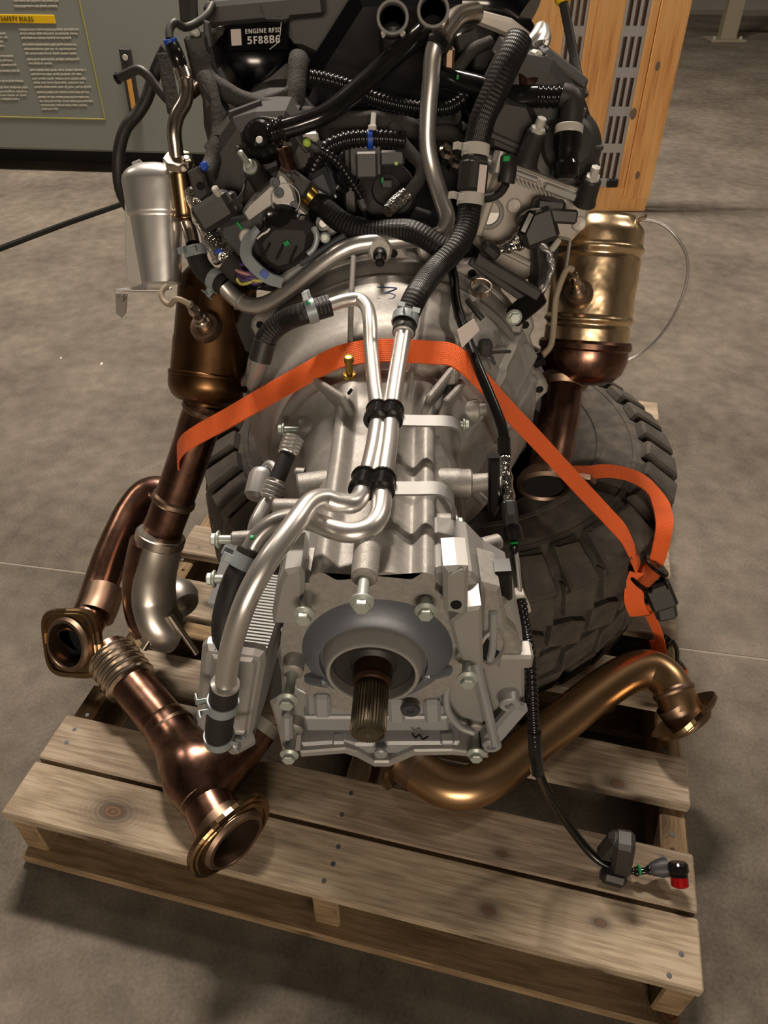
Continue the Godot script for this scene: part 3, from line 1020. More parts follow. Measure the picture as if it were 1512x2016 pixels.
func case_point(th: float, z: float) -> Vector3:   # th = 0 is straight up, positive to the right
	var r := case_r(z)
	var tail := smoothstep(-0.80, -0.74, z)
	r *= 1.0 - 0.14 * tail * pow(sin(th), 2.0)
	if cos(th) < 0: r = minf(r, lerpf(r, 0.150, smoothstep(-0.97, -0.90, z)) / maxf(0.3, absf(cos(th))) * 1.0) if z > -0.97 else r
	var x := r * sin(th)
	if cos(th) > 0.5:
		r += tail * (0.015 * bump(x + 0.047, 0.0095) + 0.015 * bump(x - 0.046, 0.0085) + 0.004 * bump(x - 0.012, 0.012) - 0.004 * bump(x + 0.012, 0.02))
	var fan := smoothstep(-0.745, -0.80, z)
	for q in [-1.25, -0.82, -0.42, -0.13, 0.2, 0.55, 0.95, 1.3]: r += 0.007 * fan * bump(th - q, 0.022)
	r += 0.005 * bump(z + 0.93, 0.006) * fan + 0.004 * bump(z + 0.60, 0.006) * bump(th, 1.2)
	return axis_at(z) + Vector3(sin(th), cos(th), 0) * r

func boss(parent: Node, a: Vector3, b: Vector3, r: float, called := "boss") -> void:
	var l := a.distance_to(b)
	part(called, turned(a, b - a, [Vector2(r * 1.06, 0), Vector2(r, l - 0.002), Vector2(r - 0.002, l), Vector2(0, l)], 22), mats.cast, parent)

func loose_bolt(parent: Node, hx: float, hy: float, ox: float, oy: float, out: float, boss_r: float, boss_len: float) -> void:
	# the head and the hole it stands out of share one height; that fixes how far off they are
	var z := 0.36
	while z < 0.6 and Z(hx, hy, z).y > Z(ox, oy, z + out).y: z += 0.002
	var head := Z(hx, hy, z)
	bolt(parent, head - AX * 0.004, AX, 0.0105, out + 0.006)
	if boss_r > 0: boss(parent, head - AX * (out + boss_len), head - AX * out, boss_r, "bolt_boss")

func build_transmission() -> void:
	var t := thing("gearbox", "cast aluminium gearbox with a splined output shaft facing the viewer", "gearbox", Vector3(0, 0.46, -0.7))
	# bell and main case in one casting
	var g := []
	var nz := 150
	for r in nz + 1:
		var z := lerpf(-0.99, -0.485, float(r) / nz)
		var ring := []
		for s in 300: ring.append(case_point(TAU * s / 300.0, z))
		g.append(ring)
	var m := Mold.new()
	m.grid(g, true, true)
	_outward(m, g, range(nz + 1).map(func(r): return axis_at(lerpf(-0.99, -0.485, float(r) / nz))))
	m.face(g[nz], Vector3.BACK)
	part("case", m, mats.cast, t)
	# the bell's scalloped flange
	var ol := []
	for s in 144:
		var th := TAU * s / 144.0
		var r := 0.222
		for q in 9: r += 0.014 * bump(wrapf(th - (-2.0 + q * 0.5), -PI, PI), 0.07)
		if cos(th) < -0.7: r = 0.157 / maxf(absf(cos(th)), 0.3)
		ol.append(axis_at(-0.975) + Vector3(sin(th), cos(th), 0) * r)
	part("bell_flange", slab(ol, Vector3.BACK, 0.024, 0.003), mats.cast, t)
	for q in 9:
		var th := -2.0 + q * 0.5
		part("flange_hole", drum(axis_at(-0.976) + Vector3(sin(th), cos(th), 0) * 0.223, Vector3.BACK, 0.006, 0.0015, 0.0003, 14), mats.hole_shade, t)  # dark discs in place of the shade inside the bolt holes
	# tail flange
	var fz := func(list, z): return list.map(func(p): return Z(p[0], p[1], z))
	part("rear_flange", slab(fz.call([[560, 1140], [600, 1132], [628, 1150], [670, 1154], [692, 1126], [742, 1122], [760, 1140], [800, 1150], [826, 1132], [868, 1120], [930, 1130], [965, 1165], [1012, 1190], [1028, 1240], [1032, 1290], [1034, 1384], [1000, 1425], [978, 1452], [982, 1472], [964, 1486], [600, 1482], [556, 1482], [541, 1420], [530, 1386], [555, 1370], [553, 1330], [545, 1290], [566, 1236], [566, 1180]], 0.497), Vector3.BACK, 0.075, 0.004), mats.cast_face, t)
	part("left_ear", slab(fz.call([[560, 1126], [592, 1120], [600, 1135], [598, 1200], [588, 1232], [537, 1231], [535, 1210], [548, 1150]], 0.478), Vector3.BACK, 0.05, 0.004), mats.cast_face, t)
	# dark adaptor with its step, seal and shaft
	var c := axis_at(-0.503)
	part("adaptor", turned(c, AX, [Vector2(0.0, -0.004), Vector2(0.083, -0.004), Vector2(0.083, 0.009), Vector2(0.081, 0.012), Vector2(0.075, 0.020), Vector2(0.066, 0.029), Vector2(0.058, 0.0335), Vector2(0.0545, 0.034), Vector2(0.0535, 0.0275), Vector2(0.0515, 0.0275)], 64), mats.adaptor_grey, t, "dark grey adaptor")
	part("bearing_ring", turned(c, AX, [Vector2(0.0525, 0.0270), Vector2(0.0505, 0.033), Vector2(0.0468, 0.046), Vector2(0.0452, 0.048), Vector2(0.0425, 0.048), Vector2(0.0415, 0.046), Vector2(0.0415, 0.03)], 64), mats.cast_face, t)
	part("shaft_seal", turned(c, AX, [Vector2(0.0416, 0.036), Vector2(0.038, 0.038), Vector2(0.024, 0.0355), Vector2(0.0195, 0.039), Vector2(0.0, 0.039)], 48), mats.plastic_dark, t)
	for q in [[-1.22, 0.076], [1.02, 0.076]]:
		var o := Vector3(sin(q[0] + PI), cos(q[0] + PI), 0)
		part("adaptor_web", bar(c + o * 0.053 + AX * 0.034, c + o * 0.084 + AX * 0.016, 0.013, 0.014, AX, 0.005), mats.adaptor_grey, t)
	part("shaft_collar", turned(c, AX, [Vector2(0.0195, 0.033), Vector2(0.0195, 0.057), Vector2(0.0175, 0.060), Vector2(0.0150, 0.061), Vector2(0.0150, 0.067), Vector2(0, 0.067)], 40), mats.shaft_brown, t)
	var sg := []
	for q in [[0.92, 0.064], [1.0, 0.067], [1.0, 0.110], [0.93, 0.1135]]:
		var ring := []
		for s in 32 * 6:
			var f := fmod(s / 6.0, 1.0)
			var r := 0.0170 if f > 0.3 and f < 0.8 else 0.0153
			var b := frame_for(AX)
			ring.append(c + AX * q[1] + (b.x * cos(TAU * s / 192.0) + b.z * sin(TAU * s / 192.0)) * r * q[0])
		sg.append(ring)
	m = Mold.new()
	for r in 3:
		for s in 192:
			var s2 := (s + 1) % 192
			var mid: Vector3 = (sg[r][s] + sg[r][s2]) / 2 - c
			var nn: Vector3 = (sg[r][s2] - sg[r][s]).cross(sg[r + 1][s] - sg[r][s]).normalized()
			if nn.dot(mid - AX * mid.dot(AX)) < 0 and absf(nn.dot((mid - AX * mid.dot(AX)).normalized())) > 0.2: nn = -nn
			m.face([sg[r][s], sg[r][s2], sg[r + 1][s2], sg[r + 1][s]], nn)
	m.face(sg[3], AX)
	part("output_shaft", m, mats.shaft, t, "splined steel output shaft")
	part("shaft_end", turned(c, AX, [Vector2(0.0118, 0.1132), Vector2(0.0105, 0.1155), Vector2(0.0035, 0.1155), Vector2(0.001, 0.1142), Vector2(0.0, 0.1142)], 28), mats.shaft, t)
	# the lower cover: two shelves and a scalloped rim
	part("cover_step", slab(fz.call([[600, 1350], [640, 1345], [655, 1372], [690, 1378], [800, 1378], [860, 1392], [880, 1400], [884, 1438], [610, 1438], [602, 1410]], 0.487), Vector3.BACK, 0.03, 0.004), mats.cast_smooth, t)
	part("cover_ledge", slab(fz.call([[598, 1413], [882, 1413], [884, 1440], [604, 1440]], 0.482), Vector3.BACK, 0.03, 0.0025), mats.cast_smooth, t)
	part("cover_shelf", slab(fz.call([[592, 1466], [680, 1461], [700, 1466], [730, 1466], [770, 1464], [905, 1463], [912, 1484], [596, 1486]], 0.470), Vector3.BACK, 0.05, 0.003), mats.cast_smooth, t)
	part("cover_rim", slab(fz.call([[590, 1481], [680, 1474], [704, 1481], [738, 1500], [765, 1500], [815, 1478], [890, 1477], [960, 1486], [962, 1494], [890, 1488], [817, 1489], [768, 1511], [736, 1511], [700, 1492], [678, 1485], [592, 1492]], 0.463), Vector3.BACK, 0.06, 0.002), mats.cast_face, t)
	for q in [[634, 1385], [780, 1395], [850, 1395]]:
		part("cover_rib", bar(Z(q[0], q[1] - 20, 0.484), Z(q[0] + 2, q[1] + 24, 0.479), 0.018, 0.012, Vector3.BACK, 0.004), mats.cast_smooth, t)
	part("drain_plug", drum(Z(750, 1478, 0.462), AX, 0.0075, 0.006), mats.cast_smooth, t)
	part("cover_plug", turned(Z(808, 1396, 0.4755), AX, [Vector2(0.011, 0), Vector2(0.010, 0.003), Vector2(0.004, 0.003), Vector2(0.003, 0.001), Vector2(0, 0.001)], 24), mats.cast_dark, t)
	for q in [[600, 1462], [648, 1456], [860, 1455]]:
		part("cover_rib", box(Z(q[0] + 20, q[1], 0.476), Vector3(0.016, 0.008, 0.014), Basis.IDENTITY, 0.003), mats.cast_smooth, t)
	var ink := Mold.new()
	sweep(ink, smooth(zs([[812, 1444, 0.4715], [818, 1452, 0.4712], [826, 1446, 0.4712], [832, 1455, 0.4712], [843, 1450, 0.4712]]), 0.002), 0.0012, 6)
	part("paint_mark", ink, mats.label_black, t, "dark ink scribble")
	# a rib web across the lower right and the corner boss with its hole
	part("corner_web", bar(Z(960, 1462, 0.478), Z(1026, 1385, 0.486), 0.022, 0.014, Vector3.BACK, 0.004), mats.cast_smooth, t)
	for q in [[967, 1466, 0.472], [1003, 1385, 0.484]]:
		part("lug", turned(Z(q[0], q[1], q[2]), AX, [Vector2(0.012, -0.02), Vector2(0.0115, 0.002), Vector2(0.010, 0.0035), Vector2(0.0055, 0.0035), Vector2(0.005, -0.002), Vector2(0.0, -0.002)], 24), mats.cast_smooth, t)
	part("left_web", bar(Z(566, 1400, 0.482), Z(567, 1468, 0.470), 0.012, 0.016, Vector3.BACK, 0.004), mats.cast_smooth, t)
	for q in [[[972, 1205, 0.480], [962, 1300, 0.482], [915, 1318, 0.490], [884, 1345, 0.492], [880, 1392, 0.486], [905, 1430, 0.482], [932, 1442, 0.480]], [[560, 1238, 0.495], [578, 1275, 0.495], [566, 1318, 0.495], [584, 1352, 0.492], [604, 1362, 0.490]], [[600, 1160, 0.496], [640, 1172, 0.497], [690, 1178, 0.497], [742, 1178, 0.497], [800, 1170, 0.497], [850, 1178, 0.496], [884, 1210, 0.496]]]:
		part("rim_bead", tube(zs(q), 0.0042, 0.006, 10), mats.cast_smooth, t)
	part("diagonal_web", bar(Z(935, 1290, 0.486), Z(975, 1460, 0.474), 0.010, 0.02, Vector3.BACK, 0.003), mats.cast_smooth, t)
	# side pocket on the right with the dark bore, and the bracket block
	part("side_housing", slab(fz.call([[948, 1150], [985, 1160], [1000, 1235], [1018, 1250], [1030, 1290], [1020, 1300], [985, 1292], [945, 1260]], 0.483), Vector3.BACK, 0.05, 0.004), mats.cast, t)
	part("bore_rim", turned(Z(966, 1272, 0.482), (AX + Vector3(0.35, 0.1, 0)).normalized(), [Vector2(0.0155, -0.012), Vector2(0.015, 0.004), Vector2(0.0125, 0.005), Vector2(0.0115, 0.001)], 30, 1.7), mats.cast, t)
	part("side_bore", turned(Z(966, 1272, 0.482), (AX + Vector3(0.35, 0.1, 0)).normalized(), [Vector2(0.0118, 0.0015), Vector2(0.010, -0.001), Vector2(0, -0.001)], 30, 1.7), mats.hole_shade, t)
	part("web_plate", slab(fz.call([[886, 1226], [918, 1200], [948, 1196], [952, 1312], [914, 1314], [900, 1280]], 0.466), Vector3.BACK, 0.035, 0.003), mats.cast_face, t)
	var bb := slab(fz.call([[873, 1120], [900, 1118], [923, 1119], [921, 1205], [914, 1214], [874, 1207]], 0.462), Vector3.BACK, 0.04, 0.004)
	part("bracket_block", bb, mats.cast_face, t)
	part("block_hole", turned(Z(898, 1191, 0.461), AX, [Vector2(0.0052, 0), Vector2(0.0046, 0.0012), Vector2(0.0036, 0.0002), Vector2(0, 0.0002)], 18), mats.hole_shade, t)
	part("block_groove", bar(Z(886, 1135, 0.4605), Z(912, 1122, 0.4605), 0.004, 0.003, Vector3.BACK), mats.cast_face, t)
	# loose shipping bolts standing out of the face
	loose_bolt(t, 598, 1215, 610, 1168, 0.030, 0.012, 0.05)
	loose_bolt(t, 712, 1190, 716, 1140, 0.030, 0.012, 0.05)
	loose_bolt(t, 838, 1206, 838, 1166, 0.026, 0.012, 0.05)
	loose_bolt(t, 921, 1340, 918, 1298, 0.026, 0.011, 0.05)
	loose_bolt(t, 937, 1488, 938, 1442, 0.030, 0.013, 0.07)
	loose_bolt(t, 565, 1382, 574, 1326, 0.034, 0.011, 0.06)
	loose_bolt(t, 569, 1490, 575, 1440, 0.032, 0.011, 0.06)
	# bosses and bolts along the right of the case
	boss(t, H(820, 952, 0.69), H(928, 953, 0.69), 0.0175); boss(t, H(920, 953, 0.69), H(969, 948, 0.69), 0.0105)
	bolt(t, H(972, 948, 0.69), Vector3.RIGHT, 0.0085, 0.01)
	boss(t, H(820, 1030, 0.70), H(890, 1030, 0.70), 0.0105); bolt(t, H(896, 1030, 0.70), Vector3.RIGHT, 0.0085, 0.012)
	boss(t, H(850, 812, 0.71), H(942, 810, 0.71), 0.0145); boss(t, H(930, 808, 0.71), H(958, 806, 0.71), 0.008)
	bolt(t, H(911, 836, 0.715), Vector3.RIGHT, 0.008, 0.012)
	boss(t, H(830, 872, 0.71), H(866, 874, 0.71), 0.0095)
	boss(t, H(905, 1122, 0.70), H(956, 1122, 0.70), 0.0085); bolt(t, H(961, 1123, 0.70), Vector3.RIGHT, 0.0085, 0.01)
	boss(t, H(930, 965, 0.66), H(955, 990, 0.64), 0.006)
	boss(t, H(950, 1075, 0.66), H(985, 1065, 0.66), 0.009)
	# left of the case
	boss(t, H(640, 838, 0.70), H(588, 842, 0.70), 0.0125); bolt(t, H(560, 846, 0.70), Vector3.LEFT, 0.0085, 0.03)
	boss(t, H(650, 955, 0.69), H(585, 962, 0.69), 0.017); boss(t, H(600, 932, 0.69), H(580, 930, 0.69), 0.006)
	boss(t, H(600, 1000, 0.69), H(537, 998, 0.69), 0.0095)
	bolt(t, H(432, 1062, 0.685), Vector3.LEFT, 0.0095, 0.035); boss(t, H(500, 1058, 0.685), H(455, 1060, 0.685), 0.0075)
	bolt(t, H(424, 1140, 0.66), Vector3.LEFT, 0.0095, 0.03); boss(t, H(470, 1140, 0.66), H(440, 1140, 0.66), 0.0075)
	# webs on the bell: triangular gussets, the long strut on the right, brass breather, studs
	for q in [[[612, 752, 0.83], [685, 800, 0.73]], [[838, 800, 0.73], [884, 742, 0.80]], [[905, 770, 0.80], [870, 808, 0.74]]]:
		part("gusset", bar(Z(q[0][0], q[0][1], q[0][2]), Z(q[1][0], q[1][1], q[1][2]), 0.007, 0.03, Vector3(0, 1, 0.6), 0.002), mats.cast, t)
	part("side_strut", bar(Z(1040, 690, 0.955), Z(915, 935, 0.74), 0.03, 0.02, Vector3(0.3, 0.4, 1), 0.004), mats.cast, t)
	part("side_strut", bar(Z(1048, 745, 0.96), Z(985, 850, 0.84), 0.02, 0.014, Vector3(0.3, 0.4, 1), 0.003), mats.cast, t)
	part("left_pocket", turned(Z(560, 700, 0.93), Vector3(-0.3, 0.35, 1), [Vector2(0.05, -0.05), Vector2(0.046, 0), Vector2(0.040, 0.012), Vector2(0.02, 0.016), Vector2(0, 0.016)], 30, 0.8), mats.cast, t)
	var bp := Z(688, 742, 0.765)
	part("breather", turned(bp, Vector3(0, 1, 0.1), [Vector2(0.0075, 0), Vector2(0.0075, 0.005), Vector2(0.0042, 0.006), Vector2(0.0042, 0.020), Vector2(0.0058, 0.021), Vector2(0.0058, 0.028), Vector2(0.0035, 0.029), Vector2(0, 0.029)], 20), mats.brass, t, "brass breather")
	part("vent_slit", bar(Z(685, 776, 0.742), Z(693, 766, 0.742), 0.004, 0.002, Vector3(0, 1, 0.6)), mats.hole_shade, t)
	for q in [[886, 640, 700, 0.90], [696, 505, 690, 0.90]]:
		part("rib_wire", tube(zs([[q[0], q[1], 0.915], [q[0] + (q[0] - 790) * 0.05, (q[1] + q[2]) / 2.0, 0.865], [q[0] + (q[0] - 790) * 0.07, q[2], 0.82]]), 0.0035, 0.02, 8), mats.cast, t)
	part("stud_block", box(Z(886, 740, 0.80), Vector3(0.018, 0.022, 0.018), Basis.IDENTITY, 0.004), mats.cast, t)
	part("blue_numeral", tube([[742, 566], [758, 566], [781, 568], [769, 573], [757, 578], [768, 578], [778, 582], [771, 589], [742, 588]].map(func(q): return on_case(q[0], q[1])), 0.0011, 0.002, 6), mats.ink, t, "handwritten blue 3")
	# studs and sensors at the top edge of the bell
	for q in [[748, 492, 0.955], [846, 490, 0.955]]:
		part("top_lug", turned(Z(q[0], q[1], q[2]), Vector3(0, 0.25, 1), [Vector2(0.018, -0.05), Vector2(0.016, 0.004), Vector2(0.013, 0.006), Vector2(0, 0.006)], 22), mats.cast, t)
	part("top_stud", turned(Z(748, 500, 0.947), Vector3(0, -0.1, 1), [Vector2(0.009, 0), Vector2(0.009, 0.006), Vector2(0.006, 0.007), Vector2(0.006, 0.024), Vector2(0.004, 0.026), Vector2(0, 0.026)], 20), mats.black_paint, t)
	# bolted black lever on the right of the bell
	part("lever_bracket", bar(Z(1005, 628, 0.925), Z(1068, 578, 0.95), 0.030, 0.014, Vector3.BACK, 0.006), mats.black_paint, t, "black painted bracket")
	bolt(t, Z(1012, 624, 0.912), Vector3(0, 0.2, 1), 0.0105, 0.01)
	part("hook_tab", turned(Z(945, 572, 0.92), Vector3(0, 1, 0.3), [Vector2(0.013, 0), Vector2(0.015, 0.0), Vector2(0.015, 0.008), Vector2(0.013, 0.008), Vector2(0.013, 0)], 20), mats.nickel, t)
	part("wire_clip", box(Z(955, 685, 0.86), Vector3(0.018, 0.022, 0.016), Basis.IDENTITY, 0.004), mats.plastic, t)
	part("wire_clip", bar(Z(962, 694, 0.858), Z(1006, 692, 0.872), 0.004, 0.004), mats.plastic, t)
	part("wire_clip", bar(Z(965, 695, 0.858), Z(974, 718, 0.85), 0.004, 0.004), mats.plastic, t)
	# shift lever parts on the far right side
	part("shift_bracket", slab(fz.call([[975, 1130], [1008, 1128], [1010, 1180], [1000, 1215], [985, 1225], [978, 1190]], 0.50), Vector3.BACK, 0.02, 0.003), mats.black_paint, t)
	part("shift_pin", drum(Z(985, 1180, 0.495), AX, 0.006, 0.004), mats.steel, t)
	part("end_block", box(Z(1012, 1288, 0.49), Vector3(0.036, 0.020, 0.024), Basis.IDENTITY, 0.003), mats.cast_face, t)
	part("valve_plate", slab(fz.call([[962, 905], [985, 905], [985, 1000], [975, 1020], [962, 1010]], 0.66), Vector3.BACK, 0.012, 0.003), mats.black_paint, t)

# ------------------------------------------------------------------ pipes and hoses
func dir_at(path: Array, k: int) -> Vector3:
	return (path[mini(k + 1, path.size() - 1)] - path[maxi(k - 1, 0)] as Vector3).normalized()

func hose_clamp(parent: Node, at: Vector3, d: Vector3, r: float, tabs: Vector3, width := 0.011, mm: Material = null, label := "") -> void:
	var m := Mold.new()
	var w := width / 2
	lathe(m, at, d, [Vector2(r, -w), Vector2(r + 0.0014, -w), Vector2(r + 0.0014, w), Vector2(r, w), Vector2(r, -w)], 28)
	d = d.normalized()
	var o: Vector3 = (tabs - d * tabs.dot(d)).normalized()
	var s := o.cross(d)
	for k in [-1, 1]:
		var root: Vector3 = at + o * (r + 0.0005) + s * k * r * 0.35 + d * k * w * 0.3
		block(m, Transform3D(Basis(s, o, d), root + o * 0.004), Vector3(0.0016, 0.011, width * 0.62), 0.0004)
		block(m, Transform3D(Basis(s, o, d), root + o * 0.009 + s * k * 0.004), Vector3(0.009, 0.0016, width * 0.62), 0.0004)
	part("hose_clamp", m, mm if mm else mats.clamp, parent, label)

func pipe_clip(called_label: String, a: Vector3, b: Vector3, d: Vector3, r: float, back: Vector3) -> void:   # black twin clip round two pipes with an alloy arm to the case
	var t := thing("pipe_clip", called_label, "clip", (a + b) / 2, "")
	for p in [a, b]:
		part("clip_ring", turned(p, d, [Vector2(r, -0.012), Vector2(r + 0.0035, -0.011), Vector2(r + 0.0042, -0.008), Vector2(r + 0.0026, -0.006), Vector2(r + 0.0026, 0.006), Vector2(r + 0.0045, 0.008), Vector2(r + 0.0045, 0.013), Vector2(r, 0.013)], 28), mats.plastic_gloss, t)
	part("clip_bridge", box((a + b) / 2 + Vector3(0, 0.002, 0), Vector3(0.008, 0.008, 0.024), frame_for(d).orthonormalized() * Basis(Vector3.RIGHT, -PI / 2), 0.002), mats.plastic_dark, t)

func build_lines() -> void:
	# the upper coolant pipe, bright alloy, and its black hose at the left end
	var p1 := smooth(zs([[862, 72, 1.085], [852, 110, 1.08], [848, 160, 1.07], [843, 220, 1.06], [842, 285, 1.05], [853, 340, 1.04], [870, 395, 1.02], [880, 432, 1.0], [868, 460, 0.985], [835, 469, 0.975], [790, 472, 0.968], [740, 477, 0.963], [700, 483, 0.96], [665, 499, 0.958], [620, 532, 0.958], [575, 568, 0.96], [538, 592, 0.965], [508, 602, 0.97], [480, 598, 0.978], [458, 582, 0.985], [440, 562, 0.99]]), 0.008)
	var t := thing("coolant_pipe", "long bright aluminium coolant pipe bent across the top of the bell housing", "pipe", p1[60])
	var m := Mold.new()
	sweep(m, p1, 0.0112, 22, 0.0015)
	part("pipe", m, mats.alu, t)
	part("pipe_bead", turned(p1[-6], dir_at(p1, p1.size() - 6), [Vector2(0.0112, -0.002), Vector2(0.013, -0.001), Vector2(0.013, 0.001), Vector2(0.0112, 0.002)], 24), mats.alu, t)
	var h1 := smooth(zs([[381, 482, 1.03], [386, 500, 1.025], [394, 522, 1.015], [412, 543, 1.005], [432, 556, 0.993], [442, 563, 0.989]]), 0.006)
	t = thing("coolant_hose", "short black elbow hose joining the long aluminium pipe to the brown canister pipe", "hose", h1[h1.size() / 2])
	m = Mold.new()
	sweep(m, h1, 0.0142, 22, 0.003)
	part("hose", m, mats.rubber, t)
	hose_clamp(t, h1[2], dir_at(h1, 2), 0.0145, Vector3(-0.2, 0.2, 1), 0.014)
	hose_clamp(t, h1[h1.size() - 4], dir_at(h1, h1.size() - 4), 0.0145, Vector3(-0.9, -0.7, 0.5), 0.013)

	# left gearbox cooler line: braided hose, alloy pipe
	var c2 := [[650, 601, 0.827], [680, 592, 0.83], [706, 590, 0.83], [722, 604, 0.828], [728, 630, 0.822], [731, 690, 0.803], [737, 760, 0.787], [743, 815, 0.779], [737, 870, 0.775], [725, 925, 0.772], [713, 962, 0.772], [708, 980, 0.772], [692, 992, 0.774], [664, 990, 0.777], [638, 982, 0.782], [612, 990, 0.786], [585, 1024, 0.786], [559, 1060, 0.782], [527, 1104, 0.774], [500, 1150, 0.76], [479, 1197, 0.742], [460, 1255, 0.712], [450, 1300, 0.685], [443, 1352, 0.65]]
	var p2 := smooth(hs(c2), 0.006)
	t = thing("cooler_pipe", "aluminium cooler pipe sweeping over its twin down to the heat exchanger", "pipe", p2[40])
	m = Mold.new()
	sweep(m, p2, func(s): return 0.0086 + 0.0014 * smoothstep(0.34, 0.40, s), 20)
	part("pipe", m, mats.alu, t)
	var e2: Vector3 = p2[-1]
	var d2 := dir_at(p2, p2.size() - 2)
	part("pipe_bead", turned(e2 - d2 * 0.004, d2, [Vector2(0.010, -0.003), Vector2(0.0132, -0.001), Vector2(0.0132, 0.002), Vector2(0.010, 0.004)], 24), mats.alu, t)
	var hb := smooth(hs([[443, 1345, 0.653], [440, 1372, 0.634], [435, 1405, 0.61], [431, 1440, 0.584], [434, 1462, 0.566]]), 0.005)
	t = thing("cooler_hose", "short black hose at the bottom end of the sweeping cooler pipe", "hose", hb[6])
	m = Mold.new()
	sweep(m, hb, 0.0135, 22, 0.003)
	part("hose", m, mats.rubber, t)
	hose_clamp(t, hb[6], dir_at(hb, 6), 0.0137, Vector3(-1, 0.3, 0.4), 0.012)
	hose_clamp(t, hb[-3], dir_at(hb, hb.size() - 3), 0.0137, Vector3(1, -0.4, 0.2), 0.010)
	var b2 := smooth(hs([[513, 703, 0.762], [519, 678, 0.777], [533, 653, 0.792], [560, 632, 0.806], [595, 618, 0.82], [650, 601, 0.827]]), 0.006)
	t = thing("braided_hose", "black braided hose curving onto the bell housing left of the blue numeral", "hose", b2[b2.size() / 2])
	m = Mold.new()
	sweep(m, b2, 0.0135, 22, 0.003)
	part("hose", m, mats.braid, t)
	part("cuff", tube([b2[0] - (b2[3] - b2[0]) * 0.3, b2[0], b2[4]], 0.0145, 0.006, 20), mats.plastic_dark, t)
	part("stub_pipe", tube(hs([[513, 698, 0.763], [506, 730, 0.735], [499, 758, 0.70]]), 0.0095, 0.006, 18), mats.alu_dull, t)
	hose_clamp(t, b2[b2.size() - 5], dir_at(b2, b2.size() - 5), 0.0138, Vector3(-0.3, 1, -0.3), 0.012, mats.clamp)
	part("paint_mark", box(b2[b2.size() - 5] + Vector3(-0.002, 0.013, 0.006), Vector3(0.005, 0.003, 0.006), Basis.IDENTITY, 0.0006), mats.green, t, "green paint mark")

	# right cooler line: tall braided hose with damper, then its alloy pipe
	var c3 := [[797, 640, 0.822], [793, 665, 0.815], [784, 720, 0.80], [776, 770, 0.788], [770, 815, 0.779], [765, 870, 0.775], [757, 925, 0.772], [752, 960, 0.770], [751, 990, 0.768], [744, 1020, 0.766], [726, 1040, 0.765], [695, 1049, 0.764], [660, 1044, 0.763], [625, 1030, 0.762], [590, 1021, 0.760], [556, 1024, 0.756], [526, 1040, 0.748], [506, 1062, 0.738], [493, 1088, 0.727]]
	var p3 := smooth(hs(c3), 0.006)
	t = thing("cooler_pipe", "aluminium cooler pipe that loops under its twin to a thick rubber hose", "pipe", p3[40])
	m = Mold.new()
	sweep(m, p3, func(s): return 0.0098 + 0.0002 * smoothstep(0.36, 0.40, s), 20)
	part("pipe", m, mats.alu, t)
	part("pipe_bead", turned(p3[2], dir_at(p3, 2), [Vector2(0.0098, -0.004), Vector2(0.0122, -0.003), Vector2(0.0122, 0.003), Vector2(0.0098, 0.004)], 24), mats.alu, t)
	part("paint_mark", box(H(496, 1058, 0.749), Vector3(0.004, 0.003, 0.005), Basis.IDENTITY, 0.0006), mats.green, t, "green paint dot")
	var h3 := smooth(hs([[495, 1083, 0.729], [484, 1108, 0.72], [466, 1143, 0.708], [452, 1185, 0.692], [444, 1232, 0.675], [449, 1272, 0.655], [458, 1290, 0.645]]), 0.006)
	t = thing("cooler_hose", "thick black rubber hose curving into the top of the heat exchanger", "hose", h3[8])
	m = Mold.new()
	sweep(m, h3, 0.0135, 24, 0.003)
	part("hose", m, mats.rubber, t)
	hose_clamp(t, h3[3], dir_at(h3, 3), 0.0137, Vector3(-1, 0.4, 0.1), 0.014)
	var u := zs([[1022, 78, 1.05], [1000, 122, 1.03], [974, 180, 1.015], [950, 235, 1.005], [938, 285, 1.0]])
	var l := zs([[925, 408, 0.965], [918, 450, 0.945], [895, 492, 0.922], [858, 530, 0.90]]) + hs([[822, 578, 0.845], [803, 618, 0.83], [797, 640, 0.822]])
	t = thing("braided_hose", "long black braided hose with silver clamps running down to the right cooler pipe", "hose", u[4])
	m = Mold.new()
	sweep(m, smooth(u, 0.006), func(s): return 0.0168 - 0.0012 * smoothstep(0.0, 0.16, s), 22)
	part("upper_hose", m, mats.braid, t)
	m = Mold.new()
	sweep(m, smooth(l, 0.006), 0.0145, 22)
	part("lower_hose", m, mats.braid, t)
	var da := Z(938, 280, 1.0); var db := Z(925, 410, 0.965)
	var dd := db - da
	var L := dd.length()
	part("damper", turned(da, dd, [Vector2(0.0135, -0.01), Vector2(0.0145, 0), Vector2(0.0145, L * 0.22), Vector2(0.0165, L * 0.25), Vector2(0.0165, L * 0.30), Vector2(0.0185, L * 0.33), Vector2(0.0185, L * 0.72), Vector2(0.0145, L * 0.76), Vector2(0.0145, L), Vector2(0.013, L + 0.02), Vector2(0, L + 0.02)], 28), mats.plastic_dark, t, "smooth black damper")
	hose_clamp(t, da + dd * 0.13, dd, 0.0158, Vector3(-0.9, 0.3, 0.6), 0.014, mats.white_plastic, "silver hose clamp")
	hose_clamp(t, da + dd * 0.87, dd, 0.0158, Vector3(-0.9, 0.3, 0.6), 0.014, mats.white_plastic, "silver hose clamp")
	hose_clamp(t, H(798, 630, 0.826), H(793, 665, 0.815) - H(803, 618, 0.83), 0.0145, Vector3(0.2, 1, 0.1), 0.011, mats.clamp, "grey wire hose clamp")
	part("cuff", tube(hs([[801, 622, 0.829], [797, 640, 0.822], [795, 655, 0.818]]), 0.0135, 0.005, 22), mats.plastic_dark, t)
	var lb := frame_for(-dd, Vector3.BACK)
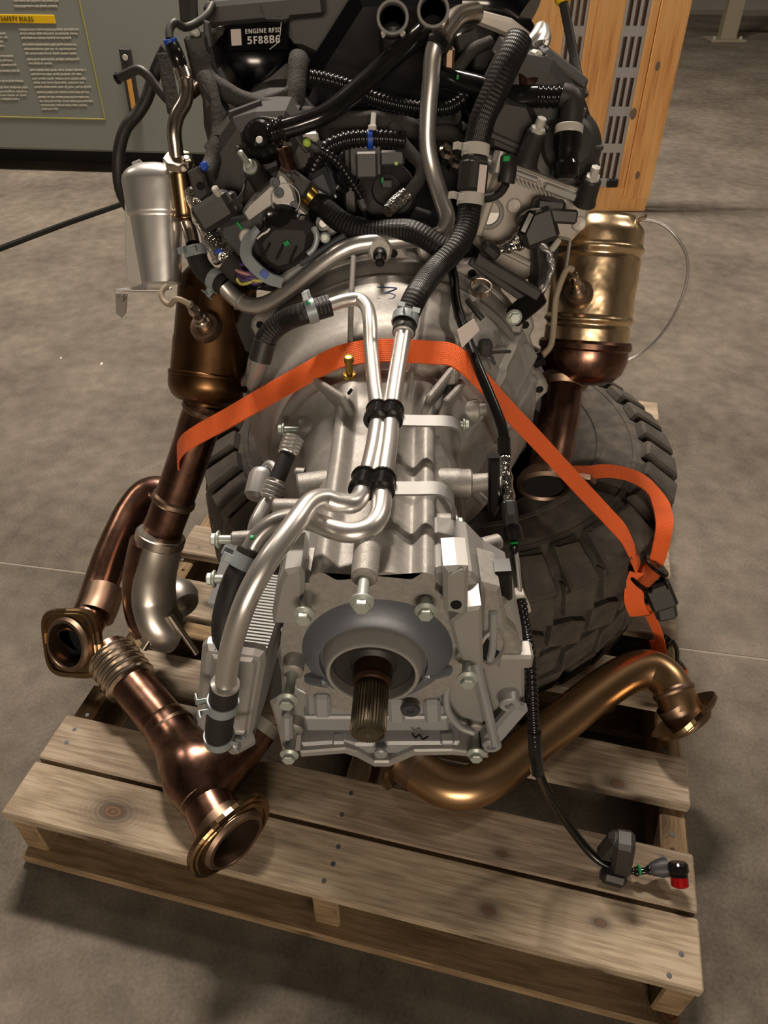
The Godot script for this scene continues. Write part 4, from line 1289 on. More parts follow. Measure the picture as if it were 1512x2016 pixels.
	part("paper_label", box(Z(949, 352, 0.962), Vector3(0.010, 0.032, 0.0012), Basis(lb.y.cross(Vector3(0.25, 0.3, 0.9).normalized()).normalized(), lb.y, Vector3(0.25, 0.3, 0.9).normalized()).orthonormalized(), 0.0003), mats.paper, t, "white paper label")
	# the two black clips and their alloy arms
	var q := 0
	for k in [[743, 815, 770, 815, 0.7795], [716, 950, 752, 952, 0.7715]]:
		var a := H(k[0], k[1], k[4]); var b := H(k[2], k[3], k[4])
		pipe_clip(["twin black pipe clip on the cooler pipes nearer the orange strap", "twin black pipe clip on the cooler pipes nearer the output shaft"][q], a, b, Vector3(-0.1, -0.02, 1), 0.0094, Vector3.BACK)
		q += 1
	for k in [["alloy strap bracket from the upper pipe clip to the right of the case", [[778, 828, 0.772], [830, 829, 0.772], [880, 830, 0.772], [897, 834, 0.768], [906, 846, 0.752], [907, 876, 0.72]]], ["alloy strap bracket from the lower pipe clip to the right of the case", [[768, 962, 0.764], [820, 962, 0.764], [862, 962, 0.764], [880, 970, 0.76], [892, 985, 0.745], [893, 1040, 0.69], [893, 1085, 0.65]]]]:
		var path := smooth(hs(k[1]), 0.004)
		var sides := []
		for p in path: sides.append(Vector3(0, 0.15, -1))
		solo("strap_bracket", band(path, sides, 0.017, 0.0026), mats.dull_plate, k[0], "bracket", "")
	build_cooler()

func build_cooler() -> void:
	var t := thing("heat_exchanger", "plate heat exchanger bolted to the left of the gearbox", "radiator", Z(460, 1470, 0.5))
	var zf := 0.452
	part("front_cover", slab([Z(406, 1274, zf), Z(500, 1284, zf), Z(520, 1290, zf), Z(523, 1310, zf), Z(497, 1450, zf), Z(485, 1462, zf), Z(425, 1466, zf), Z(392, 1440, zf), Z(385, 1422, zf), Z(396, 1282, zf)], Vector3.BACK, 0.012, 0.005), mats.alu_dull, t)
	part("cover_dish", slab([Z(416, 1292, zf - 0.003), Z(498, 1300, zf - 0.003), Z(507, 1308, zf - 0.003), Z(486, 1440, zf - 0.003), Z(430, 1446, zf - 0.003), Z(402, 1420, zf - 0.003)], Vector3.BACK, 0.006, 0.003), mats.alu_dull, t)
	var a := Z(404, 1276, zf + 0.012); var b := Z(522, 1290, zf + 0.012); var bl := Z(388, 1430, zf + 0.012); var brr := Z(500, 1455, zf + 0.012)
	for k in 26:
		var off := Vector3(0.014 * k / 25.0, 0.0, -0.0042 * k)
		part("plate", slab([a + off, b + off, brr + off, bl + off], Vector3.BACK, 0.0030, 0.0008), mats.dull_plate, t)
	part("core", slab([a + Vector3(0.004, -0.003, 0), b + Vector3(-0.002, -0.003, 0), brr + Vector3(-0.002, 0.003, 0), bl + Vector3(0.004, 0.003, 0)], Vector3.BACK, 0.1, 0.001), mats.cast_dark, t)
	part("port", turned(Z(455, 1462, zf - 0.004), Vector3(-0.6, 0.1, 0.6), [Vector2(0.016, -0.02), Vector2(0.014, 0), Vector2(0.012, 0.004), Vector2(0, 0.004)], 24), mats.alu_dull, t)
	part("mount_arm", bar(Z(470, 1060, 0.63), Z(428, 1200, 0.56), 0.024, 0.014, Vector3(0, 0.5, 1), 0.004), mats.cast_smooth, t)
	part("stamped_mark", bar(Z(424, 1262, 0.466), Z(424, 1280, 0.453), 0.003, 0.003), mats.cast_dark, t)
	# the alloy canister and crimped line behind it
	t = thing("filter_canister", "small matt silver canister at the left of the gearbox", "canister", Z(512, 985, 0.70))
	part("body", turned(Z(505, 985, 0.70), Z(520, 922, 0.735) - Z(505, 985, 0.70), [Vector2(0, 0), Vector2(0.012, 0.001), Vector2(0.0165, 0.006), Vector2(0.0165, 0.032), Vector2(0.013, 0.039), Vector2(0.006, 0.042), Vector2(0, 0.042)], 30), mats.alu_dull, t)
	part("neck", tube([Z(520, 924, 0.735), Z(530, 914, 0.735), Z(541, 922, 0.725), Z(545, 940, 0.71)], 0.0055, 0.005, 14), mats.alu_dull, t)
	t = thing("crimped_line", "short black hose between two crimped silver ferrules", "hose", Z(560, 905, 0.7))
	var top := Z(580, 858, 0.735); var mid := Z(566, 895, 0.715); var low := Z(545, 945, 0.69); var end := Z(530, 985, 0.672)
	var fer := func(p: Vector3, q: Vector3):
		var n := p.distance_to(q)
		var prof := [Vector2(0.006, 0), Vector2(0.0105, 0.002)]
		for k in 4: prof += [Vector2(0.0128, n * (0.12 + 0.2 * k)), Vector2(0.0128, n * (0.2 + 0.2 * k)), Vector2(0.0112, n * (0.26 + 0.2 * k))]
		prof += [Vector2(0.012, n * 0.97), Vector2(0.010, n)]
		part("ferrule", turned(p, q - p, prof, 12), mats.alu, t)
	fer.call(top, mid)
	fer.call(end, low)
	part("hose", tube([mid - (low - mid) * 0.2, low + (low - mid) * 0.1], 0.0098, 0.01, 18), mats.rubber, t)
	part("pipe", tube(zs([[530, 985, 0.672], [517, 1005, 0.66], [505, 1030, 0.645], [498, 1065, 0.63]]), 0.0088, 0.006, 18), mats.alu, t)

func build_cable() -> void:
	# selector cable on the right
	var t := thing("selector_cable", "black selector cable hanging from the right of the gearbox onto the pallet", "cable", H(1200, 1715, 0.15))
	part("upper_tube", tube(zs([[884, 508, 0.955], [893, 545, 0.93], [899, 600, 0.885], [916, 655, 0.845], [938, 715, 0.80], [963, 775, 0.765], [985, 830, 0.735], [992, 860, 0.72], [993, 892, 0.705]]), 0.0062, 0.008, 14), mats.black_paint, t)
	part("upper_collar", tube(zs([[992, 862, 0.72], [993, 896, 0.704]]), 0.0078, 0.01, 16), mats.plastic_gloss, t)
	part("foil_sleeve", tube(zs([[994, 898, 0.70], [995, 935, 0.685], [999, 965, 0.672], [1001, 990, 0.664]]), func(s): return 0.0078 + 0.001 * sin(s * 300.0), 0.004, 18), mats.foil, t, "silver foil sleeve")
	part("connector", bar(Z(1001, 985, 0.664), Z(1007, 1042, 0.64), 0.018, 0.014, Vector3.BACK, 0.003), mats.plastic_dark, t)
	part("connector_clip", bar(Z(1003, 985, 0.655), Z(1006, 1015, 0.642), 0.010, 0.006, Vector3.BACK, 0.0015), mats.plastic_grey, t)
	part("connector_collar", drum(Z(1007, 1036, 0.643), Z(1012, 1062, 0.63) - Z(1007, 1036, 0.643), 0.011, 0.018), mats.plastic_gloss, t)
	part("green_seal", drum(Z(1012, 1066, 0.626), Z(1014, 1080, 0.62) - Z(1012, 1066, 0.626), 0.0052, 0.003), mats.green, t, "green seal")
	part("ball_joint", turned(Z(1012, 1072, 0.624), Z(1016, 1100, 0.61) - Z(1012, 1072, 0.624), [Vector2(0.003, 0), Vector2(0.006, 0.004), Vector2(0.004, 0.008), Vector2(0.003, 0.012)], 14), mats.plastic_gloss, t)
	part("rod", tube(zs([[1014, 1076, 0.622], [1019, 1110, 0.605], [1024, 1172, 0.58]]), 0.0028, 0.01, 12), mats.alu, t)
	part("retainer", slab(zs([[1012, 1172, 0.575], [1032, 1173, 0.575], [1046, 1205, 0.575], [1042, 1210, 0.575], [1028, 1194, 0.575], [1012, 1192, 0.575]]), Vector3.BACK, 0.012, 0.0015), mats.white_plastic, t, "white plastic retainer")
	part("conduit", ribbed(zs([[1025, 1180, 0.577], [1030, 1210, 0.565], [1036, 1240, 0.553], [1044, 1290, 0.53], [1047, 1350, 0.508], [1050, 1420, 0.487], [1053, 1470, 0.473]]), 0.0072, 0.0018, 0.006), mats.conduit, t)
	part("conduit_end", tube(zs([[1052, 1440, 0.482], [1054, 1478, 0.472], [1058, 1520, 0.468]]), 0.0078, 0.01, 16), mats.plastic_gloss, t)
	part("lower_tube", tube(zs([[1057, 1512, 0.468]]) + hs([[1074, 1552, 0.30], [1104, 1602, 0.23], [1142, 1655, 0.185], [1172, 1688, 0.165], [1200, 1706, 0.16]]), 0.0062, 0.008, 14), mats.black_paint, t)
	var b := H(1208, 1712, 0.165)
	var f := Basis(Vector3.UP, deg_to_rad(-14))
	part("anchor_body", box(b + f * Vector3(0.006, 0.030, -0.01), Vector3(0.028, 0.085, 0.03), f * Basis(Vector3.BACK, 0.12), 0.006), mats.plastic, t)
	part("anchor_wing", box(b + f * Vector3(-0.012, 0.040, -0.012), Vector3(0.022, 0.06, 0.022), f * Basis(Vector3.BACK, -0.15), 0.007), mats.plastic_dark, t)
	part("anchor_foot", box(b + f * Vector3(0.002, -0.012, 0.004), Vector3(0.036, 0.022, 0.022), f * Basis(Vector3.BACK, -0.08), 0.006), mats.plastic_dark, t)
	part("link", tube(hs([[1222, 1712, 0.162], [1255, 1716, 0.16], [1285, 1712, 0.165]]), func(s): return 0.0045 + (0.002 if fmod(s, 0.018) < 0.007 else 0.0), 0.003, 14), mats.plastic_gloss, t)
	part("seal_ring", drum(H(1255, 1713, 0.162), Vector3.RIGHT, 0.0072, 0.004), mats.green, t, "green seal ring")
	part("end_socket", turned(H(1278, 1712, 0.165), H(1322, 1706, 0.168) - H(1278, 1712, 0.165), [Vector2(0.006, 0), Vector2(0.009, 0.004), Vector2(0.0125, 0.016), Vector2(0.0125, 0.026), Vector2(0, 0.03)], 20), mats.plastic_grey, t)
	var e := H(1328, 1712, 0.172)
	part("end_elbow", turned(e + Vector3(0.002, 0.014, -0.004), Vector3(0.02, -0.6, 0.8), [Vector2(0, 0), Vector2(0.011, 0.0), Vector2(0.0135, 0.003), Vector2(0.0135, 0.012), Vector2(0.0115, 0.014), Vector2(0.0115, 0.03), Vector2(0, 0.03)], 24), mats.plastic_gloss, t)
	part("red_lock", turned(e + Vector3(0.002, 0.014, -0.004) + Vector3(0.02, -0.6, 0.8).normalized() * 0.017, Vector3(0.02, -0.6, 0.8), [Vector2(0.0112, 0), Vector2(0.0116, 0.002), Vector2(0.0116, 0.013), Vector2(0.009, 0.015), Vector2(0, 0.015)], 24), mats.red, t, "red locking collar")
	# the paper tag on it
	solo("paper_tag", slab(zs([[900, 650, 0.818], [931, 626, 0.832], [944, 650, 0.822], [912, 687, 0.804]]), Vector3(0.1, 0.35, 0.9), 0.001, 0.0002), mats.paper, "pale pink paper tag stuck on the black cable beside the bell housing", "tag", "")
	# the cord on the hall floor
	var pts := hs([[-30, 500, 0.011], [60, 466, 0.011], [140, 436, 0.011], [235, 403, 0.011], [330, 368, 0.011]])
	solo("floor_cord", tube(pts, 0.011, 0.05, 10), mats.black_paint, "thick black cord lying on the floor left of the silver heat shield", "cord")

# ------------------------------------------------------------------ exhaust parts
func super_loop(c: Vector3, x: Vector3, y: Vector3, rx: float, ry: float, e: float, n := 48) -> Array:
	var out := []
	for k in n:
		var a := TAU * k / n
		var ca := cos(a); var sa := sin(a)
		out.append(c + x * (signf(ca) * pow(absf(ca), e) * rx) + y * (signf(sa) * pow(absf(sa), e) * ry))
	return out

func flange(parent: Node, c: Vector3, nn: Vector3, up: Vector3, rx: float, ry: float, hole: float, mm: Material, e := 0.55, holes := []) -> void:
	nn = nn.normalized()
	var x := up.cross(nn).normalized()
	var y := nn.cross(x)
	part("flange", ring_plate(super_loop(c, x, y, rx, ry, e), super_loop(c, x, y, hole, hole, 1.0), nn, 0.010, 0.003), mm, parent)
	part("flange_lip", ring_plate(super_loop(c + nn * 0.003, x, y, rx * 0.9, ry * 0.9, e), super_loop(c + nn * 0.003, x, y, rx * 0.82, ry * 0.82, e), nn, 0.004, 0.0015), mm, parent)
	part("collar", turned(c - nn * 0.004, nn, [Vector2(hole * 1.25, 0), Vector2(hole * 1.25, 0.008), Vector2(hole * 1.15, 0.014), Vector2(hole * 1.02, 0.015), Vector2(hole, 0.013), Vector2(hole * 0.97, -0.03)], 40), mats.weld, parent)
	part("pipe_bore", drum(c - nn * 0.026, nn, hole * 0.97, 0.002), mats.hole_shade, parent)  # dark disc standing in for the shade down the pipe
	for h in holes:
		part("flange_hole", drum(c + x * h[0] * rx + y * h[1] * ry + nn * 0.0005, nn, 0.0052, 0.001, 0.0003, 14), mats.hole_shade, parent)

func sensor(label: String, at: Vector3, d: Vector3, wire: Array, wm: Material) -> void:
	var t := thing("oxygen_sensor", label, "sensor", at)
	part("boss", turned(at - d.normalized() * 0.012, d, [Vector2(0.022, 0), Vector2(0.0215, 0.010), Vector2(0.019, 0.014), Vector2(0.0135, 0.015), Vector2(0.0135, 0.019), Vector2(0, 0.019)], 28), mats.weld, t)
	part("nut", turned(at, d, [Vector2(0.0115, 0.004), Vector2(0.0125, 0.006), Vector2(0.0125, 0.013), Vector2(0.0105, 0.016), Vector2(0, 0.016)], 6), mats.nickel, t)
	part("barrel", turned(at, d, [Vector2(0.0085, 0.014), Vector2(0.0085, 0.022), Vector2(0.0072, 0.024), Vector2(0.0072, 0.036), Vector2(0.008, 0.037), Vector2(0.008, 0.040), Vector2(0.0058, 0.044), Vector2(0.0058, 0.056), Vector2(0.0045, 0.058), Vector2(0, 0.058)], 22), mats.nickel, t)
	if wire: part("lead", tube([at + d.normalized() * 0.056] + wire, 0.0038, 0.006, 12), wm, t)

func build_exhaust() -> void:
	# left catalytic converter, heat-browned
	var a := Z(432, 535, 1.085); var b := Z(408, 795, 0.985)
	var d := (b - a).normalized()
	var L := a.distance_to(b)
	var t := thing("catalytic_converter", "brown heat-stained catalytic converter without a shield, at the left", "converter", b)
	part("body", turned(a, d, [Vector2(0, 0), Vector2(0.046, 0.0), Vector2(0.057, 0.015), Vector2(0.0585, 0.03), Vector2(0.0585, L * 0.50), Vector2(0.0595, L * 0.52), Vector2(0.0595, L * 0.78), Vector2(0.0615, L * 0.80), Vector2(0.0615, L * 0.86), Vector2(0.060, L * 0.90), Vector2(0.055, L * 0.95), Vector2(0.046, L * 0.985), Vector2(0.034, L), Vector2(0.033, L + 0.004), Vector2(0, L + 0.004)], 56), mats.copper_brown, t)
	part("seam", turned(a + d * L * 0.785, d, [Vector2(0.0605, -0.004), Vector2(0.0625, -0.002), Vector2(0.0625, 0.002), Vector2(0.0605, 0.004)], 56), mats.copper_brown, t)
	var dp := smooth([b - d * 0.004] + zs([[394, 830, 0.978], [382, 870, 0.965], [362, 930, 0.95], [342, 985, 0.935], [322, 1040, 0.92], [308, 1085, 0.91], [298, 1130, 0.90], [296, 1175, 0.885], [303, 1215, 0.86], [322, 1240, 0.83]]), 0.008)
	var m := Mold.new()
	sweep(m, dp, 0.0318, 30, 0.002)
	part("downpipe", m, mats.copper, t)
	for k in [2, 24]:
		part("weld", turned(dp[k], dir_at(dp, k), [Vector2(0.032, -0.008), Vector2(0.035, -0.004), Vector2(0.0352, 0.003), Vector2(0.032, 0.007)], 32), mats.weld, t)
	# the pressed shield round its bend
	var eb := smooth(zs([[318, 1050, 0.908], [308, 1088, 0.896], [299, 1132, 0.885], [298, 1178, 0.868], [306, 1216, 0.848], [320, 1236, 0.84], [338, 1240, 0.845]]), 0.006)
	m = Mold.new()
	sweep(m, eb, func(s): return (0.038 + 0.003 * sin(s * 14.0)) * sqrt(clampf((0.262 - s) * 30.0, 0.05, 1.0)), 30)
	part("bend_shield", m, mats.steel, t, "bare silver bend shield")
	m = Mold.new()
	sweep(m, eb.slice(3, eb.size() - 4).map(func(p): return p + Vector3(-0.013, 0, 0.002)), 0.034, 26)
	part("bend_shell", m, mats.copper, t, "copper toned half of the bend")
	part("shield_band", turned(eb[2], dir_at(eb, 2), [Vector2(0.036, -0.009), Vector2(0.0405, -0.007), Vector2(0.0405, 0.006), Vector2(0.038, 0.009)], 36), mats.nickel, t)
	part("mount_stud", bar(Z(335, 1210, 0.83), Z(388, 1288, 0.80), 0.009, 0.009), mats.nickel, t)
	part("mount_stud", bar(Z(310, 1235, 0.82), Z(282, 1278, 0.80), 0.012, 0.010), mats.nickel, t)
	part("resonator", turned(Z(345, 1170, 0.94), Z(372, 1205, 0.90) - Z(345, 1170, 0.94), [Vector2(0, -0.02), Vector2(0.028, -0.015), Vector2(0.036, 0), Vector2(0.036, 0.02), Vector2(0.028, 0.035), Vector2(0, 0.04)], 30), mats.steel, t)
	sensor("oxygen sensor screwed into the brown converter at the left", Z(402, 640, 0.97), Z(366, 588, 0.93) - Z(402, 640, 0.97), zs([[348, 588, 0.935], [335, 600, 0.945], [322, 592, 0.955], [318, 575, 0.965], [330, 562, 0.975]]), mats.beige)

	# right catalytic converter in its gold shield
	a = Z(1185, 425, 1.16); b = Z(1150, 690, 1.075)
	d = (b - a).normalized(); L = a.distance_to(b)
	t = thing("catalytic_converter", "catalytic converter wrapped in a shiny gold heat shield at the right", "converter", b)
	var g := []
	var f := frame_for(d, Vector3.BACK)
	var rng := FastNoiseLite.new()
	rng.seed = 8; rng.frequency = 0.9
	for r in 91:
		var s := r / 90.0
		var ring := []
		for c in 120:
			var th := TAU * c / 120.0
			var rr := 0.0665 - 0.016 * pow(1.0 - smoothstep(0.0, 0.16, s), 2.0)
			rr += 0.003 * bump(s - 0.24, 0.02) - 0.002 * bump(s - 0.29, 0.015) + 0.003 * bump(s - 0.76, 0.02) - 0.002 * bump(s - 0.80, 0.015)
			rr += 0.0016 * rng.get_noise_3d(cos(th) * 1.4, sin(th) * 1.4, s * 3.0)
			rr += 0.010 * bump(wrapf(th - 0.98, -PI, PI), 0.05) * 0.6
			ring.append(a + d * L * s + (f.x * sin(th) + f.z * cos(th)) * rr)
		g.append(ring)
	m = Mold.new()
	m.grid(g, true)
	_outward(m, g, range(91).map(func(r): return a + d * L * r / 90.0))
	m.face(g[0], -d)
	part("heat_shield", m, mats.gold, t, "gold heat shield")
	part("shield_seam", tube(range(12).map(func(k): return g[k * 8][19]), 0.0016, 0.01, 8), mats.copper_gold, t)
	for k in [24, 70]:
		var br := []
		var sd := []
		for q in range(4, 20):
			br.append(g[k][q] + (g[k][q] - (a + d * L * k / 90.0)).normalized() * 0.0012); sd.append(d)
		part("shield_tab", band(br, sd, 0.010, 0.0012), mats.gold, t)
	part("end_cone", turned(b - d * 0.016, d, [Vector2(0.070, 0), Vector2(0.0725, 0.004), Vector2(0.0725, 0.012), Vector2(0.069, 0.015), Vector2(0.069, 0.03), Vector2(0.062, 0.05), Vector2(0.05, 0.062), Vector2(0.036, 0.068), Vector2(0.0, 0.07)], 56), mats.copper, t, "brown end cone")
	var rp := smooth(zs([[1110, 738, 1.055], [1104, 800, 1.01], [1094, 860, 0.965], [1082, 920, 0.915], [1072, 955, 0.885]]), 0.008)
	m = Mold.new()
	sweep(m, rp, 0.0315, 30, 0.002)
	part("downpipe", m, mats.copper, t)
	part("weld", turned(rp[2], dir_at(rp, 2), [Vector2(0.032, -0.012), Vector2(0.039, -0.008), Vector2(0.039, 0.001), Vector2(0.032, 0.01)], 32), mats.weld, t)
	var re: Vector3 = rp[-1]
	var rd := Vector3(-0.1, -0.35, 0.93)
	part("flange_collar", turned(re - rd * 0.02, rd, [Vector2(0.032, 0), Vector2(0.038, 0.006), Vector2(0.042, 0.014), Vector2(0.042, 0.022), Vector2(0.036, 0.026), Vector2(0.033, 0.022)], 40), mats.weld, t)
	part("pipe_bore", drum(re + rd * 0.001, rd, 0.0325, 0.002), mats.hole_shade, t)
	part("flange_ear", slab([re + Vector3(-0.03, 0.01, -0.02), re + Vector3(0.02, 0.035, -0.02), re + Vector3(0.065, 0.02, 0.005), re + Vector3(0.075, 0.0, 0.02), re + Vector3(0.05, -0.016, 0.02), re + Vector3(-0.02, -0.02, 0.015)].map(func(p): return p - rd * (p - re).dot(rd) / rd.length_squared() - rd * 0.004), rd, 0.008, 0.002), mats.weld, t)
	part("flange_hole", drum(re + Vector3(0.053, 0.008, 0.008) - rd * 0.002, rd, 0.007, 0.0015), mats.hole_shade, t)
	sensor("oxygen sensor screwed into the gold shielded converter at the right", Z(1138, 575, 1.055), Z(1128, 532, 1.01) - Z(1140, 580, 1.06), [], mats.beige)
	t = thing("sensor_lead", "beige sensor lead hanging beside the gold heat shield", "cable", Z(1100, 600, 1.03))
	part("lead", tube(zs([[1128, 532, 1.015], [1118, 528, 1.015], [1106, 550, 1.015], [1094, 590, 1.01], [1090, 640, 1.0], [1084, 680, 0.985], [1068, 700, 0.97]]), 0.0046, 0.006, 12), mats.beige, t)
	part("braided_lead", tube(zs([[1126, 428, 1.06], [1123, 465, 1.05], [1118, 500, 1.03], [1114, 526, 1.015]]), 0.0026, 0.006, 10), mats.alu_dull, t)
	part("plug", box(Z(1058, 710, 0.965), Vector3(0.02, 0.016, 0.018), Basis(Vector3.BACK, 0.5), 0.003), mats.label_black, t)
	t = thing("wire_loop", "thin grey wire looping out to the right of the gold heat shield", "wire", Z(1300, 560, 1.12))
	part("wire", tube(zs([[1262, 432, 1.12], [1300, 440, 1.11], [1330, 465, 1.10], [1352, 505, 1.10], [1352, 552, 1.10], [1332, 610, 1.10], [1300, 660, 1.11], [1262, 695, 1.12], [1222, 716, 1.12]]), 0.0024, 0.01, 10), mats.alu_dull, t)
	part("clip", bar(Z(1245, 440, 1.13), Z(1272, 425, 1.12), 0.012, 0.006), mats.nickel, t)

	# loose pipe at the left ending in the rounded square flange
	var e1 := smooth(hs([[352, 1000, 0.30], [325, 972, 0.315], [292, 972, 0.315], [262, 1005, 0.30], [236, 1056, 0.28], [215, 1105, 0.26], [198, 1155, 0.24], [185, 1195, 0.23], [168, 1230, 0.225], [148, 1262, 0.222]]), 0.008)
	t = thing("exhaust_pipe", "copper brown exhaust pipe with a rounded square end flange at the far left", "pipe", H(215, 1110, 0.23))
	m = Mold.new()
	sweep(m, e1, 0.0318, 30, 0.002)
	part("pipe", m, mats.copper, t)
	part("sleeve", tube(hs([[205, 1160, 0.24], [196, 1190, 0.232], [186, 1212, 0.228]]), 0.0345, 0.01, 30), mats.weld, t, "paler welded sleeve")
	var ec := H(137, 1268, 0.222)
	var en := Vector3(-0.42, 0.50, 0.76)
	flange(t, ec, en, Vector3(-0.35, 1, 0), 0.068, 0.061, 0.0385, mats.bronze, 0.5, [[0.68, 0.62], [-0.72, -0.66]])

	# the Y pipe on the pallet
	t = thing("exhaust_pipe", "copper Y-shaped exhaust pipe with a round flange lying at the front left of the pallet", "pipe", H(380, 1500, 0.14))
	var l0 := H(212, 1283, 0.20); var l1 := H(262, 1350, 0.188); var l2 := H(338, 1440, 0.182)
	var j := H(382, 1510, 0.182); var o1 := H(405, 1570, 0.180); var o2 := H(436, 1632, 0.178)
	var r1 := H(448, 1496, 0.185); var r2 := H(492, 1462, 0.196); var r3 := H(516, 1428, 0.208)
	m = Mold.new()
	sweep(m, smooth([l0, l1, l2], 0.01), 0.036, 32, 0.002)
	part("left_leg", m, mats.copper, t)
	for k in 5:
		var p := l0.lerp(l1, 0.22 + 0.17 * k)
		part("flex_ring", turned(p, l1 - l0, [Vector2(0.036, -0.006), Vector2(0.043, -0.003), Vector2(0.044, 0.0), Vector2(0.043, 0.003), Vector2(0.036, 0.006)], 34), mats.nickel, t)
	part("junction", melt([[l2 - (l2 - l1) * 0.12, j, 0.0375, 0.041], [j, o1, 0.042, 0.039], [r2, r1, 0.028, 0.030], [r1, j.lerp(o1, 0.35), 0.031, 0.036]], 0.006, 0.035), mats.copper, t)
	for q in [[l2, l2 - l1, 0.0385], [o1, o2 - o1, 0.040]]:
		part("weld", turned(q[0], q[1], [Vector2(q[2] - 0.003, -0.007), Vector2(q[2] + 0.001, -0.003), Vector2(q[2] + 0.001, 0.003), Vector2(q[2] - 0.003, 0.007)], 34), mats.weld, t)
	m = Mold.new()
	sweep(m, smooth([r1, r2, r3], 0.008), 0.0285, 28, 0.002)
	part("right_branch", m, mats.copper, t)
	part("branch_sleeve", tube([r2.lerp(r3, 0.75), r3 + (r3 - r2) * 0.35], 0.0305, 0.01, 28), mats.steel, t, "silver sleeve")
	m = Mold.new()
	sweep(m, smooth([o1.lerp(j, 0.2), o1, o2], 0.008), 0.0375, 32, 0.002)
	part("outlet", m, mats.copper, t)
	var od := (o2 - o1).normalized() + Vector3(0.30, 0.05, 0.0)
	var oc := H(458, 1650, 0.186)
	flange(t, oc, od, Vector3.UP, 0.068, 0.056, 0.039, mats.bronze, 0.8, [])

	# the crossover pipe at the right
	var x1 := smooth(hs([[790, 1492, 0.185], [830, 1522, 0.182], [880, 1548, 0.18], [925, 1550, 0.18], [970, 1528, 0.182], [1020, 1488, 0.188], [1100, 1425, 0.20], [1180, 1362, 0.213], [1240, 1325, 0.222], [1282, 1318, 0.225], [1312, 1338, 0.222], [1330, 1370, 0.212], [1340, 1396, 0.20]]), 0.008)
	t = thing("exhaust_pipe", "bronze coloured crossover exhaust pipe with an oval flange at the front right of the pallet", "pipe", H(1100, 1430, 0.16))
	m = Mold.new()
	sweep(m, x1, 0.0322, 32, 0.002)
	part("pipe", m, mats.copper_gold, t)
	part("weld", turned(x1[x1.size() - 5], dir_at(x1, x1.size() - 5), [Vector2(0.032, -0.006), Vector2(0.0345, -0.002), Vector2(0.0345, 0.002), Vector2(0.032, 0.006)], 34), mats.weld, t)
	var xc := H(1352, 1416, 0.188)
	var xd := Vector3(0.56, -0.52, 0.58)
	flange(t, xc, xd, Vector3(0.7, 0.1, -0.6), 0.043, 0.060, 0.033, mats.bronze, 0.6, [[0.0, 0.8], [0.0, -0.8]])
	flange(t, x1[0], x1[0] - x1[3], Vector3.UP, 0.05, 0.045, 0.034, mats.bronze, 0.8, [])

# ------------------------------------------------------------------ the engine
func zp(list: Array, z: float) -> Array:
	return list.map(func(p): return Z(p[0], p[1], z))

func plug(parent: Node, called: String, px: float, py: float, z: float, size: Vector3, roll: float, mm: Material, pitch := -0.5, e := 0.003) -> Basis:   # a small connector body, tipped towards the viewer
	var b := Basis(Vector3.RIGHT, pitch) * Basis(Vector3.BACK, roll)
	part(called, box(Z(px, py, z), size, b, e), mm, parent)
	return b

